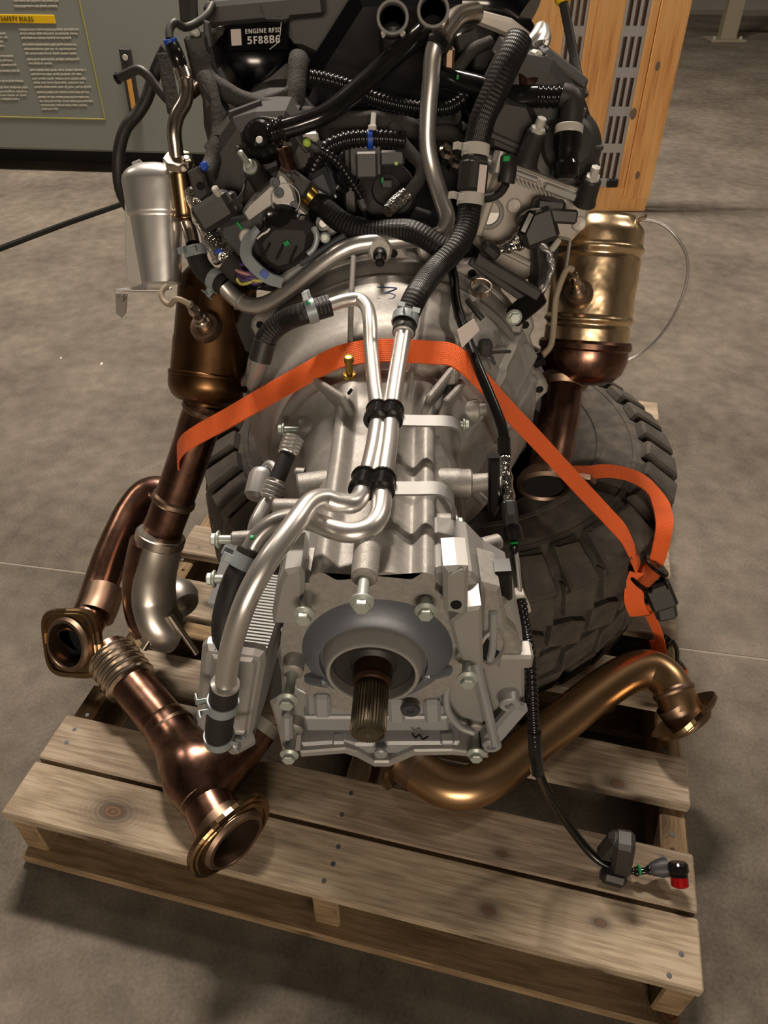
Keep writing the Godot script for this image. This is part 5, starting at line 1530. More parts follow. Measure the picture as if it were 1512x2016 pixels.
func build_engine() -> void:
	var t := thing("engine", "black-covered V6 engine strapped down behind the gearbox", "engine", Vector3(0.03, 0.46, -1.25))
	# block and valley
	part("block", slab(zp([[470, 570], [455, 490], [560, 478], [640, 466], [930, 468], [965, 540], [1000, 610], [900, 590], [600, 590]], 1.045), Vector3.BACK, 0.45, 0.01, 0.96), mats.cast_dark, t)
	part("valley_cover", slab(zp([[560, 300], [620, 245], [900, 235], [985, 300], [960, 400], [940, 470], [620, 470], [580, 400]], 1.22), Vector3.BACK, 0.4, 0.008), mats.label_black, t)
	part("pan", box(Vector3(0.02, 0.555, -1.28), Vector3(0.3, 0.16, 0.5), Basis.IDENTITY, 0.02), mats.cast_dark, t)
	# right bank
	part("cylinder_head", slab(zp([[960, 322], [1165, 404], [1152, 450], [1126, 478], [1090, 470], [1064, 545], [1015, 560], [968, 520], [930, 480], [925, 400]], 1.035), Vector3.BACK, 0.38, 0.006), mats.head_alloy, t, "bare alloy cylinder head")
	part("gasket_rail", slab(zp([[952, 314], [966, 306], [1176, 388], [1168, 408], [1060, 372], [958, 330]], 1.015), Vector3.BACK, 0.4, 0.003), mats.head_alloy, t)
	for k in 9:
		var p := Z(1018 + k * 8.6, 349 + k * 3.8, 1.012)
		part("rail_rib", bar(p + Vector3(-0.006, 0.010, 0), p + Vector3(0.006, -0.010, 0), 0.002, 0.003, Vector3.BACK, 0.0006), mats.head_alloy, t)
	part("rail_lip", bar(Z(960, 318, 1.011), Z(1058, 355, 1.011), 0.006, 0.008, Vector3.BACK), mats.cast_face, t)
	part("rail_lip", bar(Z(1072, 366, 1.011), Z(1158, 398, 1.011), 0.010, 0.008, Vector3.BACK), mats.cast_face, t)
	part("valve_cover", slab(zp([[955, 305], [1168, 384], [1186, 340], [1176, 262], [1150, 182], [1092, 120], [1010, 105], [950, 190]], 1.05), Vector3.BACK, 0.42, 0.012), mats.plastic_dark, t)
	part("cover_step", slab(zp([[962, 296], [1060, 335], [1072, 262], [1045, 200], [990, 190], [958, 240]], 1.036), Vector3.BACK, 0.03, 0.008), mats.plastic_dark, t)
	part("cover_ridge", bar(Z(960, 262, 1.034), Z(1048, 300, 1.034), 0.008, 0.006, Vector3.BACK, 0.002), mats.plastic, t)
	part("round_housing", turned(Z(1112, 290, 1.05), Vector3(0.1, 0.45, 1), [Vector2(0.052, -0.06), Vector2(0.050, 0.0), Vector2(0.046, 0.008), Vector2(0.036, 0.012), Vector2(0.034, 0.022), Vector2(0.026, 0.028), Vector2(0.0, 0.030)], 40), mats.plastic, t)
	for a in 5: part("housing_fin", bar(Z(1112, 290, 1.045) + Vector3(cos(a * 1.2) * 0.03, sin(a * 1.2) * 0.03, 0.005), Z(1112, 290, 1.045) + Vector3(cos(a * 1.2) * 0.049, sin(a * 1.2) * 0.049, 0.0), 0.006, 0.01, Vector3.BACK), mats.plastic, t)
	for q in [[1058, 258, 1035, 320], [1166, 352, 1150, 400]]:
		var a := Z(q[2], q[3], 1.01); var b := Z(q[0], q[1], 1.0)
		part("cover_pillar", turned(a, b - a, [Vector2(0.0155, 0), Vector2(0.0135, 0.01), Vector2(0.0125, a.distance_to(b) - 0.002), Vector2(0.011, a.distance_to(b)), Vector2(0, a.distance_to(b))], 22), mats.plastic_dark, t)
		part("pillar_bolt", turned(b, b - a, [Vector2(0.0095, 0), Vector2(0.0095, 0.004), Vector2(0.006, 0.006), Vector2(0.006, 0.016), Vector2(0, 0.017)], 6), mats.white_plastic, t, "pale bolt head")
	part("ignition_module", slab(zp([[1072, 104], [1082, 98], [1160, 158], [1150, 196], [1128, 192], [1060, 164], [1054, 150]], 1.07), Vector3.BACK, 0.10, 0.005), mats.plastic_grey, t, "dark grey module")
	part("module_rib", bar(Z(1072, 112, 1.066), Z(1152, 170, 1.066), 0.006, 0.006, Vector3.BACK), mats.plastic, t)
	part("lime_label", box(Z(1102, 162, 1.068), Vector3(0.010, 0.008, 0.0015), Basis(Vector3.BACK, -0.3), 0.0004), mats.lime, t, "lime label")
	part("core_plug", turned(Z(962, 420, 1.032), Vector3(0, 0.2, 1), [Vector2(0.021, -0.01), Vector2(0.021, 0.003), Vector2(0.018, 0.005), Vector2(0.0155, 0.004), Vector2(0.0145, -0.003), Vector2(0, -0.003)], 32), mats.cast_face, t)
	for q in [[988, 360], [1092, 420], [1140, 440], [1012, 405]]:
		part("head_boss", turned(Z(q[0], q[1], 1.034), Vector3(0, 0.2, 1), [Vector2(0.012, -0.01), Vector2(0.010, 0.003), Vector2(0.008, 0.004), Vector2(0, 0.003)], 20), mats.head_alloy, t)
	part("head_web", bar(Z(945, 470, 1.03), Z(1045, 520, 1.03), 0.008, 0.012, Vector3.BACK, 0.003), mats.head_alloy, t)
	part("head_web", bar(Z(985, 330, 1.03), Z(940, 465, 1.03), 0.012, 0.012, Vector3.BACK, 0.003), mats.head_alloy, t)
	# left bank
	part("valve_cover", slab(zp([[398, 330], [412, 296], [455, 236], [500, 224], [560, 222], [604, 262], [646, 322], [562, 372], [486, 420], [440, 400], [404, 380]], 1.06), Vector3.BACK, 0.42, 0.012), mats.plastic, t)
	part("cover_step", slab(zp([[470, 262], [510, 236], [556, 240], [590, 282], [568, 330], [520, 350], [478, 310]], 1.046), Vector3.BACK, 0.03, 0.008), mats.plastic, t)
	part("cover_ridge", bar(Z(465, 288, 1.042), Z(512, 352, 1.042), 0.006, 0.008, Vector3.BACK, 0.002), mats.plastic, t)
	part("cover_ridge", bar(Z(560, 236, 1.046), Z(606, 300, 1.046), 0.006, 0.008, Vector3.BACK, 0.002), mats.plastic, t)
	part("cylinder_head", slab(zp([[436, 412], [490, 410], [640, 330], [660, 380], [640, 470], [560, 540], [478, 560], [448, 520]], 1.045), Vector3.BACK, 0.38, 0.006), mats.cast_dark, t)
	part("rear_casting", slab(zp([[476, 418], [488, 402], [545, 350], [548, 338], [562, 346], [578, 372], [586, 402], [606, 420], [604, 446], [584, 446], [560, 420], [540, 404], [490, 440]], 0.997), Vector3.BACK, 0.03, 0.003), mats.alu, t, "bright alloy casting")
	for q in [[541, 359], [549, 379], [580, 406]]:
		part("casting_bolt", turned(Z(q[0], q[1], 0.996), Vector3(0, 0.2, 1), [Vector2(0.0068, 0), Vector2(0.006, 0.002), Vector2(0.0035, 0.002), Vector2(0.003, 0.0), Vector2(0, 0.0)], 18), mats.cast_dark, t)
	part("casting_ring", turned(Z(562, 392, 0.994), Vector3(0, 0.2, 1), [Vector2(0.019, 0), Vector2(0.0195, 0.0015), Vector2(0.0182, 0.0015), Vector2(0.018, 0)], 36), mats.black_paint, t)
	part("control_module", slab(zp([[432, 442], [470, 430], [532, 404], [546, 430], [548, 470], [520, 510], [476, 540], [452, 500], [430, 460]], 1.0), Vector3.BACK, 0.04, 0.006), mats.plastic_grey, t, "flat black control module")
	part("green_mark", bar(Z(466, 437, 0.998), Z(477, 451, 0.998), 0.0035, 0.0014, Vector3.BACK, 0.0004), mats.green, t, "green paint stroke")
	part("module_cap", drum(Z(487, 466, 0.998), Vector3(0, 0.3, 1), 0.0105, 0.006, 0.002), mats.white_plastic, t, "pale round cap")
	# the big round plug with its grey lever
	part("plug_body", slab(zp([[500, 475], [530, 440], [560, 436], [605, 440], [618, 462], [612, 500], [580, 530], [545, 540], [515, 520]], 0.965), Vector3.BACK, 0.06, 0.010), mats.plastic_dark, t)
	part("plug_dome", turned(Z(556, 440, 0.992), Vector3(-0.1, 0.85, 0.5), [Vector2(0.027, -0.03), Vector2(0.027, 0.004), Vector2(0.024, 0.012), Vector2(0.016, 0.018), Vector2(0, 0.020)], 32), mats.plastic_gloss, t)
	part("plug_dome", turned(Z(590, 446, 0.992), Vector3(0.1, 0.85, 0.5), [Vector2(0.021, -0.03), Vector2(0.021, 0.0), Vector2(0.018, 0.008), Vector2(0.010, 0.012), Vector2(0, 0.013)], 28), mats.plastic_gloss, t)
	for k in 3: part("plug_rib", bar(Z(518 + k * 26, 505 + k * 6, 0.960), Z(532 + k * 26, 478 + k * 3, 0.962), 0.003, 0.004, Vector3.BACK), mats.plastic_gloss, t)
	var lever := smooth(zs([[507, 450, 0.965], [494, 466, 0.962], [485, 484, 0.96], [486, 506, 0.955], [504, 528, 0.95], [530, 548, 0.945], [556, 556, 0.945]]), 0.004)
	part("plug_lever", band(lever, lever.map(func(_p): return Vector3(0.75, 0.6, 0.1)), 0.016, 0.004), mats.clamp, t, "grey lever")
	part("plug_lever", tube(zs([[617, 448, 0.97], [624, 466, 0.965], [618, 488, 0.962], [606, 500, 0.96]]), 0.004, 0.005, 10), mats.clamp, t, "grey lever")
	part("lever_mark", bar(Z(514, 534, 0.942), Z(526, 545, 0.940), 0.008, 0.002, Vector3(0, 0.4, 1), 0.0005), mats.blue, t, "blue paint mark")
	part("green_mark", box(Z(564, 479, 0.961), Vector3(0.008, 0.006, 0.0015), Basis(Vector3.BACK, 0.5), 0.0004), mats.green, t, "green paint mark")
	part("seal_strip", tube(zs([[506, 470, 0.962], [515, 462, 0.962], [526, 456, 0.962], [531, 450, 0.964]]), 0.0014, 0.004, 8), mats.white, t)
	# the rear rim of the block under the left bank
	part("rear_rail", bar(Z(545, 560, 0.985), Z(690, 470, 0.985), 0.020, 0.02, Vector3.BACK, 0.003), mats.cast_smooth, t)
	part("rail_step", bar(Z(590, 520, 0.975), Z(680, 462, 0.975), 0.008, 0.006, Vector3.BACK, 0.0015), mats.cast_dark, t)
	part("alloy_ear", slab(zp([[622, 432], [640, 424], [656, 440], [668, 458], [640, 472], [628, 455]], 1.0), Vector3.BACK, 0.03, 0.004), mats.cast_smooth, t)
	part("ear_boss", turned(Z(636, 440, 0.998), Vector3(0, 0.3, 1), [Vector2(0.010, 0), Vector2(0.0095, 0.003), Vector2(0.006, 0.004), Vector2(0.005, 0.001), Vector2(0, 0.001)], 20), mats.cast_face, t)
	bolt(t, Z(640, 468, 0.975), Vector3(0, 0.4, 1), 0.007, 0.01)
	# vertical bolt tower, cap and stub on the left cover
	var ta := Z(511, 354, 1.035); var tb := Z(494, 330, 1.015)
	part("tower", turned(ta, tb - ta, [Vector2(0.0145, -0.012), Vector2(0.0135, 0), Vector2(0.0125, ta.distance_to(tb)), Vector2(0, ta.distance_to(tb))], 22), mats.plastic_dark, t)
	part("tower_stud", turned(tb, tb - ta, [Vector2(0.0095, 0), Vector2(0.0095, 0.0025), Vector2(0.0068, 0.003), Vector2(0.0062, 0.010), Vector2(0.0038, 0.011), Vector2(0.0036, 0.034), Vector2(0, 0.036)], 14), mats.zinc, t, "bright stud")
	part("copper_stub", turned(Z(573, 348, 1.03), Z(560, 308, 1.04) - Z(573, 348, 1.03), [Vector2(0.013, -0.004), Vector2(0.0125, 0.02), Vector2(0.0115, 0.034), Vector2(0.009, 0.036), Vector2(0, 0.036)], 24), mats.copper, t, "copper coloured stub")
	part("stub_nipple", bar(Z(566, 352, 1.01), Z(578, 362, 1.005), 0.008, 0.008, Vector3.BACK, 0.003), mats.nickel, t)
	# left side plates and connectors
	part("side_plate", slab(zp([[368, 340], [388, 330], [402, 348], [412, 384], [396, 398], [382, 388]], 1.01), Vector3.BACK, 0.008, 0.003), mats.plastic, t)
	part("plate_hole", drum(Z(395, 366, 1.009), Vector3.BACK, 0.0055, 0.0015, 0.0004, 14), mats.hole_shade, t)
	part("blue_cap", box(Z(402, 327, 1.02), Vector3(0.010, 0.010, 0.008), Basis(Vector3.BACK, 0.5), 0.002), mats.blue, t, "blue cap")
	plug(t, "connector", 424, 415, 0.995, Vector3(0.052, 0.036, 0.036), 0.5, mats.plastic_dark, -0.2, 0.006)
	plug(t, "connector", 452, 402, 1.0, Vector3(0.026, 0.026, 0.026), 0.5, mats.plastic_dark, -0.2, 0.004)
	part("connector_pin", drum(Z(432, 384, 0.985), Vector3(-0.3, 0.8, 0.5), 0.0045, 0.014), mats.white_plastic, t)
	for k in 4: part("thin_wire", tube(zs([[450 + k * 3, 398 + k * 2, 0.985], [466 + k * 2, 392 + k * 3, 0.98], [478, 376 + k * 4, 0.99], [482 + k, 352, 1.02]]), 0.0013, 0.006, 6), mats.tape, t)
	part("guard_plate", slab(zp([[480, 600], [505, 600], [506, 660], [500, 700], [470, 690], [464, 640]], 1.005), Vector3.BACK, 0.008, 0.003), mats.plastic_dark, t)
	part("side_web", slab(zp([[396, 170], [440, 230], [470, 330], [458, 400], [420, 330], [400, 250]], 1.10), Vector3.BACK, 0.2, 0.006), mats.plastic_dark, t)
	part("side_fin", bar(Z(412, 300, 1.07), Z(470, 226, 1.09), 0.02, 0.006, Vector3.BACK), mats.plastic, t)
	part("side_fin", bar(Z(452, 232, 1.08), Z(516, 208, 1.11), 0.016, 0.006, Vector3.BACK), mats.plastic, t)
	# intake manifold at the top
	part("intake_manifold", slab(zp([[402, -60], [725, -80], [738, 40], [712, 142], [640, 132], [580, 104], [540, 150], [474, 156], [440, 120], [416, 60]], 1.34), Vector3.BACK, 0.35, 0.012), mats.plastic, t)
	part("manifold_panel", slab(zp([[548, -40], [700, -60], [705, 60], [690, 128], [640, 120], [592, 98], [556, 96], [560, 40]], 1.325), Vector3.BACK, 0.03, 0.008), mats.plastic, t)
	part("manifold_duct", melt([[Z(470, 108, 1.35), Z(545, 112, 1.35), 0.052, 0.045], [Z(505, 128, 1.345), Z(500, 60, 1.40), 0.05, 0.06]], 0.007, 0.03), mats.label_black, t, "smooth black duct")
	part("manifold_beam", bar(Z(405, 28, 1.30), Z(640, 6, 1.30), 0.03, 0.03, Vector3.BACK, 0.006), mats.plastic, t)
	part("manifold_hook", slab(zp([[504, 4], [522, 4], [526, 26], [548, 26], [550, 0], [576, 0], [574, 40], [560, 45], [522, 44], [506, 26]], 1.285), Vector3.BACK, 0.02, 0.004), mats.plastic, t)
	part("manifold_web", slab(zp([[412, 60], [440, 52], [456, 106], [420, 96]], 1.31), Vector3.BACK, 0.02, 0.004), mats.plastic, t)
	part("manifold_web", slab(zp([[534, 150], [560, 128], [600, 108], [620, 126], [590, 130], [560, 160], [548, 178], [510, 190], [505, 170]], 1.29), Vector3.BACK, 0.03, 0.005), mats.plastic, t)
	# the tag: plate, letters; the machine-readable square is left blank
	var lz := 1.282
	var n := Vector3(0, 0.5, 0.86).normalized()
	var lc := Z(508, 72, lz)
	var ux := (Z(555, 68, lz) - Z(453, 73, lz)).normalized()
	var lb := Basis(ux, n.cross(ux).normalized(), n).orthonormalized()
	part("identity_tag", box(lc, Vector3(0.087, 0.036, 0.002), lb, 0.0006), mats.label_black, t, "black tag with white lettering")
	part("tag_patch", box(lc + lb * Vector3(-0.032, 0.000, 0.0012), Vector3(0.015, 0.022, 0.0006), lb, 0.0002), mats.paper, t)
	words("tag_letters", "ENGINE RFID", 0.0085, mats.white, t, Transform3D(lb, lc + lb * Vector3(0.008, 0.0070, 0.0012)), 0.0004)
	words("tag_letters", "5F88B6", 0.0145, mats.white, t, Transform3D(lb, lc + lb * Vector3(0.0085, -0.0052, 0.0012)), 0.0004)
	part("painted_tag_glint", tube([lc + lb * Vector3(0.036, 0.02, 0.001), lc + lb * Vector3(0.030, -0.008, 0.002), lc + lb * Vector3(0.016, -0.0185, 0.001)], 0.0006, 0.004, 6), mats.white, t)  # white line modelled in place of a glint along the tag edge
	# open coolant stubs at the top
	for q in [[773, 34, 1.10, 0.0195], [853, 20, 1.10, 0.0195]]:
		var a := Z(q[0], q[1], q[2])
		var d := (EYE - a).normalized() * 0.9 + Vector3(0, 0.35, 0)
		d = d.normalized()
		var m := Mold.new()
		sweep(m, smooth([a - d * 0.10, a - d * 0.05, a], 0.01), q[3], 28, 0.0025)
		part("open_stub", m, mats.rubber, t)
		part("stub_lip", turned(a - d * 0.002, d, [Vector2(q[3] + 0.0005, -0.004), Vector2(q[3] + 0.0005, 0.003), Vector2(q[3] - 0.003, 0.003), Vector2(q[3] - 0.004, -0.003)], 30), mats.alu, t, "bright lip")
		part("stub_depth", drum(a - d * 0.06, d, q[3] - 0.003, 0.002), mats.hole_shade, t)  # dark disc for the shade deep in the stub
	part("stub_stem", tube(zs([[774, 52, 1.12], [775, 78, 1.12], [778, 110, 1.14]]), 0.014, 0.01, 20), mats.plastic_dark, t)
	for q in [[758, 62, 752, 70], [788, 60, 796, 70]]: part("stem_clip", bar(Z(q[0], q[1], 1.10), Z(q[2], q[3], 1.095), 0.003, 0.008), mats.white_plastic, t)
	part("stub_elbow", tube(zs([[866, 78, 1.09], [880, 58, 1.12], [900, 36, 1.16], [935, 26, 1.2]]), 0.0135, 0.008, 20), mats.nickel, t)
	part("elbow_collar", tube(zs([[866, 82, 1.085], [858, 96, 1.08]]), 0.015, 0.01, 22), mats.plastic_gloss, t)
	part("elbow_lug", box(Z(884, 118, 1.10), Vector3(0.014, 0.03, 0.012), Basis.IDENTITY, 0.004), mats.weld, t)
	# clutter of the valley: sensors, rails, connectors
	plug(t, "valley_connector", 722, 326, 1.085, Vector3(0.030, 0.034, 0.022), 0.02, mats.plastic_grey, -0.3)
	plug(t, "connector_frame", 720, 318, 1.095, Vector3(0.046, 0.040, 0.018), 0.02, mats.plastic_dark, -0.3)
	var b := plug(t, "valley_connector", 772, 312, 1.09, Vector3(0.034, 0.020, 0.022), 0.02, mats.plastic_grey, -0.3)
	part("lime_dot", drum(Z(780, 322, 1.077), b.z, 0.0026, 0.001, 0.0003, 10), mats.lime, t)
	part("oil_sensor", turned(Z(762, 380, 1.10), Vector3(0, 0.5, 0.85), [Vector2(0.042, -0.03), Vector2(0.042, 0.004), Vector2(0.038, 0.01), Vector2(0.022, 0.013), Vector2(0.02, 0.02), Vector2(0, 0.021)], 30), mats.plastic_dark, t)
	plug(t, "sensor_socket", 762, 363, 1.075, Vector3(0.016, 0.012, 0.010), 0.0, mats.plastic_grey, -0.4, 0.002)
	part("green_key", box(Z(753, 355, 1.07), Vector3(0.004, 0.008, 0.003), Basis.IDENTITY, 0.0008), mats.green, t, "green key")
	plug(t, "tilted_connector", 714, 402, 1.05, Vector3(0.012, 0.018, 0.012), 0.4, mats.plastic_grey, -0.4)
	for q in [[640, 352, 0.4], [655, 378, -0.3], [668, 362, 0.6]]:
		part("fuel_fitting", turned(Z(q[0], q[1], 1.09), Vector3(q[2], 0.7, 0.5), [Vector2(0.016, -0.01), Vector2(0.016, 0.004), Vector2(0.012, 0.008), Vector2(0.012, 0.014), Vector2(0.006, 0.016), Vector2(0, 0.016)], 18), mats.plastic_gloss, t)
	for q in [[606, 300], [612, 330], [880, 300], [898, 318]]:
		part("sensor_body", turned(Z(q[0], q[1], 1.10), Vector3(0.1, 0.6, 0.7), [Vector2(0.011, -0.015), Vector2(0.012, 0.004), Vector2(0.008, 0.008), Vector2(0.008, 0.018), Vector2(0, 0.02)], 8), mats.nickel, t)
	for q in [[640, 256, 0.018], [676, 253, 0.012], [690, 320, 0.02], [880, 230, 0.02], [905, 260, 0.016]]:
		part("rail_nut", turned(Z(q[0], q[1], 1.14), Vector3(0, 0.8, 0.6), [Vector2(q[2], -0.01), Vector2(q[2], 0.002), Vector2(q[2] * 0.6, 0.005), Vector2(q[2] * 0.5, 0.012), Vector2(0, 0.013)], 20), mats.plastic, t)
	part("fuel_rail", tube(zs([[600, 262, 1.15], [720, 250, 1.16], [860, 252, 1.16], [940, 270, 1.15]]), 0.010, 0.02, 14), mats.plastic, t)
	for q in [[818, 410, 848, 420], [802, 432, 845, 448]]: part("wire_guide", bar(Z(q[0], q[1], 1.05), Z(q[2], q[3], 1.04), 0.008, 0.003), mats.plastic_grey, t)
	part("valley_post", box(Z(690, 360, 1.1), Vector3(0.02, 0.09, 0.02), Basis(Vector3.RIGHT, -0.3), 0.004), mats.plastic_dark, t)
	# top right: throttle side shapes
	part("throttle_tube", tube(zs([[905, 6, 1.26], [960, 8, 1.26], [1010, 16, 1.25], [1036, 34, 1.24]]), 0.032, 0.012, 26), mats.label_black, t)
	part("rail_casting", slab(zp([[935, 20], [1010, 38], [1050, 70], [1066, 92], [1052, 108], [1010, 78], [940, 50]], 1.2), Vector3.BACK, 0.08, 0.005), mats.head_alloy, t)
	part("chrome_elbow", tube(zs([[1040, 92, 1.13], [1056, 72, 1.14], [1066, 56, 1.16], [1072, 74, 1.14], [1066, 92, 1.12]]), 0.009, 0.006, 16), mats.alu, t)
	part("stud", bar(Z(1072, 90, 1.10), Z(1078, 76, 1.10), 0.007, 0.007), mats.alu, t)
	part("stud", bar(Z(1046, 108, 1.08), Z(1062, 114, 1.07), 0.014, 0.014, Vector3.BACK, 0.003), mats.white_plastic, t)
	plug(t, "injector_connector", 956, 124, 1.16, Vector3(0.034, 0.026, 0.03), -0.2, mats.plastic_dark, -0.4)
	plug(t, "injector_connector", 918, 86, 1.19, Vector3(0.03, 0.024, 0.03), 0.3, mats.plastic_dark, -0.4)
	part("fuel_pump", turned(Z(930, 66, 1.22), Vector3(0, 0.6, 0.7), [Vector2(0.034, -0.04), Vector2(0.034, 0.0), Vector2(0.028, 0.008), Vector2(0.012, 0.01), Vector2(0, 0.01)], 28), mats.plastic_dark, t)
	part("rear_mass", slab(zp([[700, -20], [1010, -30], [1060, 60], [1100, 130], [960, 260], [620, 250], [560, 230], [600, 140]], 1.24), Vector3.BACK, 0.4, 0.02), mats.label_black, t)
	part("coolant_outlet", tube(zs([[1012, 162, 1.06], [1030, 158, 1.065], [1052, 172, 1.06]]), 0.016, 0.008, 18), mats.shaft_brown, t)
	# dipstick
	var dt := thing("dipstick", "thin black dipstick tube with a yellow pull standing before the pine frame", "dipstick", Z(1150, 200, 1.12))
	part("tube", tube(zs([[1109, 4, 1.20], [1120, 60, 1.18], [1130, 110, 1.16], [1138, 150, 1.14], [1150, 190, 1.12]]), 0.0062, 0.02, 14), mats.plastic_dark, dt)
	part("pull", turned(Z(1110, 8, 1.2), Z(1107, -10, 1.205) - Z(1110, 8, 1.2), [Vector2(0, 0), Vector2(0.009, 0.001), Vector2(0.011, 0.006), Vector2(0.009, 0.022), Vector2(0, 0.024)], 18), mats.yellow, dt, "yellow pull")

func build_harness() -> void:
	# steel gas pipe with the brown can at the left
	var t := thing("gas_pipe", "bent silver metal pipe above a bronze can at the left of the engine", "pipe", Z(360, 400, 1.06))
	part("pipe", tube(zs([[366, 158, 1.12], [368, 180, 1.115], [362, 205, 1.105], [349, 228, 1.095], [343, 258, 1.085], [346, 290, 1.08], [349, 318, 1.075]]), 0.0098, 0.006, 20), mats.nickel, t)
	part("fitting", turned(Z(366, 160, 1.12), Z(356, 130, 1.13) - Z(366, 160, 1.12), [Vector2(0.0085, 0), Vector2(0.011, 0.002), Vector2(0.011, 0.014), Vector2(0.0085, 0.016), Vector2(0.0085, 0.02), Vector2(0, 0.02)], 6), mats.nickel, t)
	part("branch", tube(zs([[366, 190, 1.11], [378, 182, 1.12], [390, 172, 1.13]]), 0.008, 0.005, 16), mats.shaft_brown, t)
	part("flange_plate", turned(Z(352, 318, 1.07), Vector3(0.05, 1, 0.25), [Vector2(0, -0.006), Vector2(0.0195, -0.006), Vector2(0.0205, -0.004), Vector2(0.0205, 0.004), Vector2(0.0195, 0.006), Vector2(0, 0.006)], 8), mats.nickel, t)
	bolt(t, Z(368, 316, 1.055), Vector3(0.1, 0.9, 0.4), 0.006, 0.01, mats.nickel)
	var a := Z(354, 332, 1.068); var b := Z(366, 434, 1.05)
	var L := a.distance_to(b)
	part("can", turned(a, b - a, [Vector2(0.010, 0), Vector2(0.0145, 0.006), Vector2(0.0148, L * 0.1), Vector2(0.0150, L * 0.85), Vector2(0.0165, L * 0.9), Vector2(0.0165, L * 0.94), Vector2(0.010, L), Vector2(0, L)], 30), mats.bronze, t, "bronze can")
	part("outlet", tube(zs([[367, 434, 1.05], [374, 455, 1.045], [380, 480, 1.032]]), 0.0098, 0.006, 18), mats.nickel, t)
	part("sensor_plug", tube(zs([[354, 128, 1.13], [347, 108, 1.13], [340, 92, 1.14]]), 0.010, 0.006, 16), mats.plastic_gloss, t, "black sensor plug")
	part("blue_band", tube(zs([[337, 86, 1.14], [334, 76, 1.14]]), 0.009, 0.004, 16), mats.blue, t)
	# bright canister shield at the left
	t = thing("heat_shield", "silver stamped heat shield standing at the left of the engine", "shield", Z(300, 570, 1.06))
	var ca := Z(300, 322, 1.10); var cb := Z(318, 558, 1.02)
	var d := (cb - ca).normalized()
	L = ca.distance_to(cb)
	var f := frame_for(d, Vector3.BACK)
	var g := []
	for r in 81:
		var s := r / 80.0
		var ring := []
		for c in 96:
			var th := TAU * c / 96.0
			var rx := lerpf(0.0445, 0.030, s) * sqrt(1.0 - pow(1.0 - clampf((s + 0.004) / 0.17, 0.0, 1.0), 2.0))
			rx -= 0.003 * smoothstep(0.42, 0.45, s)
			rx -= 0.006 * bump(wrapf(th - 0.85, -PI, PI), 0.22) * smoothstep(0.20, 0.24, s)
			rx -= 0.004 * smoothstep(0.60, 0.64, s) * bump(wrapf(th - 0.4, -PI, PI), 0.2)
			var ex := 0.75
			var cx := signf(sin(th)) * pow(absf(sin(th)), ex); var cz := signf(cos(th)) * pow(absf(cos(th)), ex)
			ring.append(ca + d * L * s + (f.x * cx * rx + f.z * cz * rx * 0.8))
		g.append(ring)
	var m := Mold.new()
	m.grid(g, true)
	_outward(m, g, range(81).map(func(r): return ca + d * L * r / 80.0))
	m.face(g[80], d)
	part("shell", m, mats.shield, t)
	for w in [0.35, -0.55]:
		var bead := []
		for r in range(8, 80, 4):
			var s := r / 80.0
			var th: float = w + (0.28 * smoothstep(0.38, 0.48, s) + 0.14 * smoothstep(0.62, 0.70, s) if w > 0 else 0.1 * s)
			bead.append(g[r][posmod(int(th / TAU * 96.0), 96)])
		part("pressed_bead", tube(bead, 0.003, 0.006, 8), mats.shield, t)
	part("edge_sheet", slab(zp([[230, 376], [240, 352], [262, 334], [296, 560], [264, 552], [250, 500]], 1.06), Vector3(-0.3, 0.3, 1), 0.006, 0.002), mats.white_plastic, t, "pale matt edge")
	part("top_clip", slab(zp([[258, 322], [272, 316], [280, 324], [292, 326], [286, 334], [268, 332], [262, 328]], 1.09), Vector3.BACK, 0.008, 0.002), mats.alu_dull, t)
	part("foot_plate", slab(zp([[224, 574], [262, 562], [284, 548], [320, 552], [338, 566], [318, 580], [260, 580]], 1.03), Vector3(0, 0.9, 0.5), 0.003, 0.0006), mats.alu, t)
	part("foot_tab", slab(zp([[224, 578], [250, 580], [248, 616], [240, 626], [228, 618]], 1.025), Vector3(-0.2, 0.1, 1), 0.003, 0.0006), mats.alu, t)
	part("tab_rivet", drum(Z(240, 586, 1.022), Vector3.BACK, 0.005, 0.004), mats.steel, t)
	# hoses at the far left
	t = thing("vent_hose", "black vent hose dropping behind the silver heat shield at the left", "hose", Z(238, 330, 1.2))
	part("hose", tube(zs([[328, 96, 1.2], [312, 128, 1.2], [300, 160, 1.2], [288, 196, 1.19], [268, 228, 1.18], [250, 248, 1.17], [238, 280, 1.16], [233, 320, 1.15], [237, 372, 1.15], [256, 412, 1.16], [284, 450, 1.16]]), 0.0088, 0.01, 16), mats.rubber, t)
	t = thing("stub_hose", "short black hose with a cut end poking left in front of the cabinet", "hose", Z(270, 145, 1.18))
	part("hose", tube(zs([[234, 153, 1.19], [252, 145, 1.185], [272, 137, 1.18], [288, 146, 1.175], [304, 166, 1.17], [330, 196, 1.16]]), 0.0065, 0.008, 14), mats.plastic_dark, t)
	part("cut_end", drum(Z(235, 153, 1.19), Z(230, 155, 1.19) - Z(235, 153, 1.19), 0.0078, 0.006), mats.plastic_gloss, t)
	t = thing("manifold_bracket", "dark upright bracket with a white clip at the upper left corner of the engine", "bracket", Z(390, 120, 1.22))
	part("upright", bar(Z(362, -20, 1.24), Z(367, 46, 1.22), 0.014, 0.014, Vector3.BACK), mats.tape, t)
	part("upright", bar(Z(380, -20, 1.24), Z(382, 60, 1.22), 0.010, 0.014, Vector3.BACK), mats.plastic, t)
	part("box", box(Z(396, 112, 1.20), Vector3(0.032, 0.055, 0.03), Basis(Vector3.BACK, 0.1), 0.004), mats.plastic_dark, t)
	part("clip", box(Z(384, 62, 1.19), Vector3(0.014, 0.010, 0.012), Basis(Vector3.BACK, -0.4), 0.003), mats.white_plastic, t, "white clip")
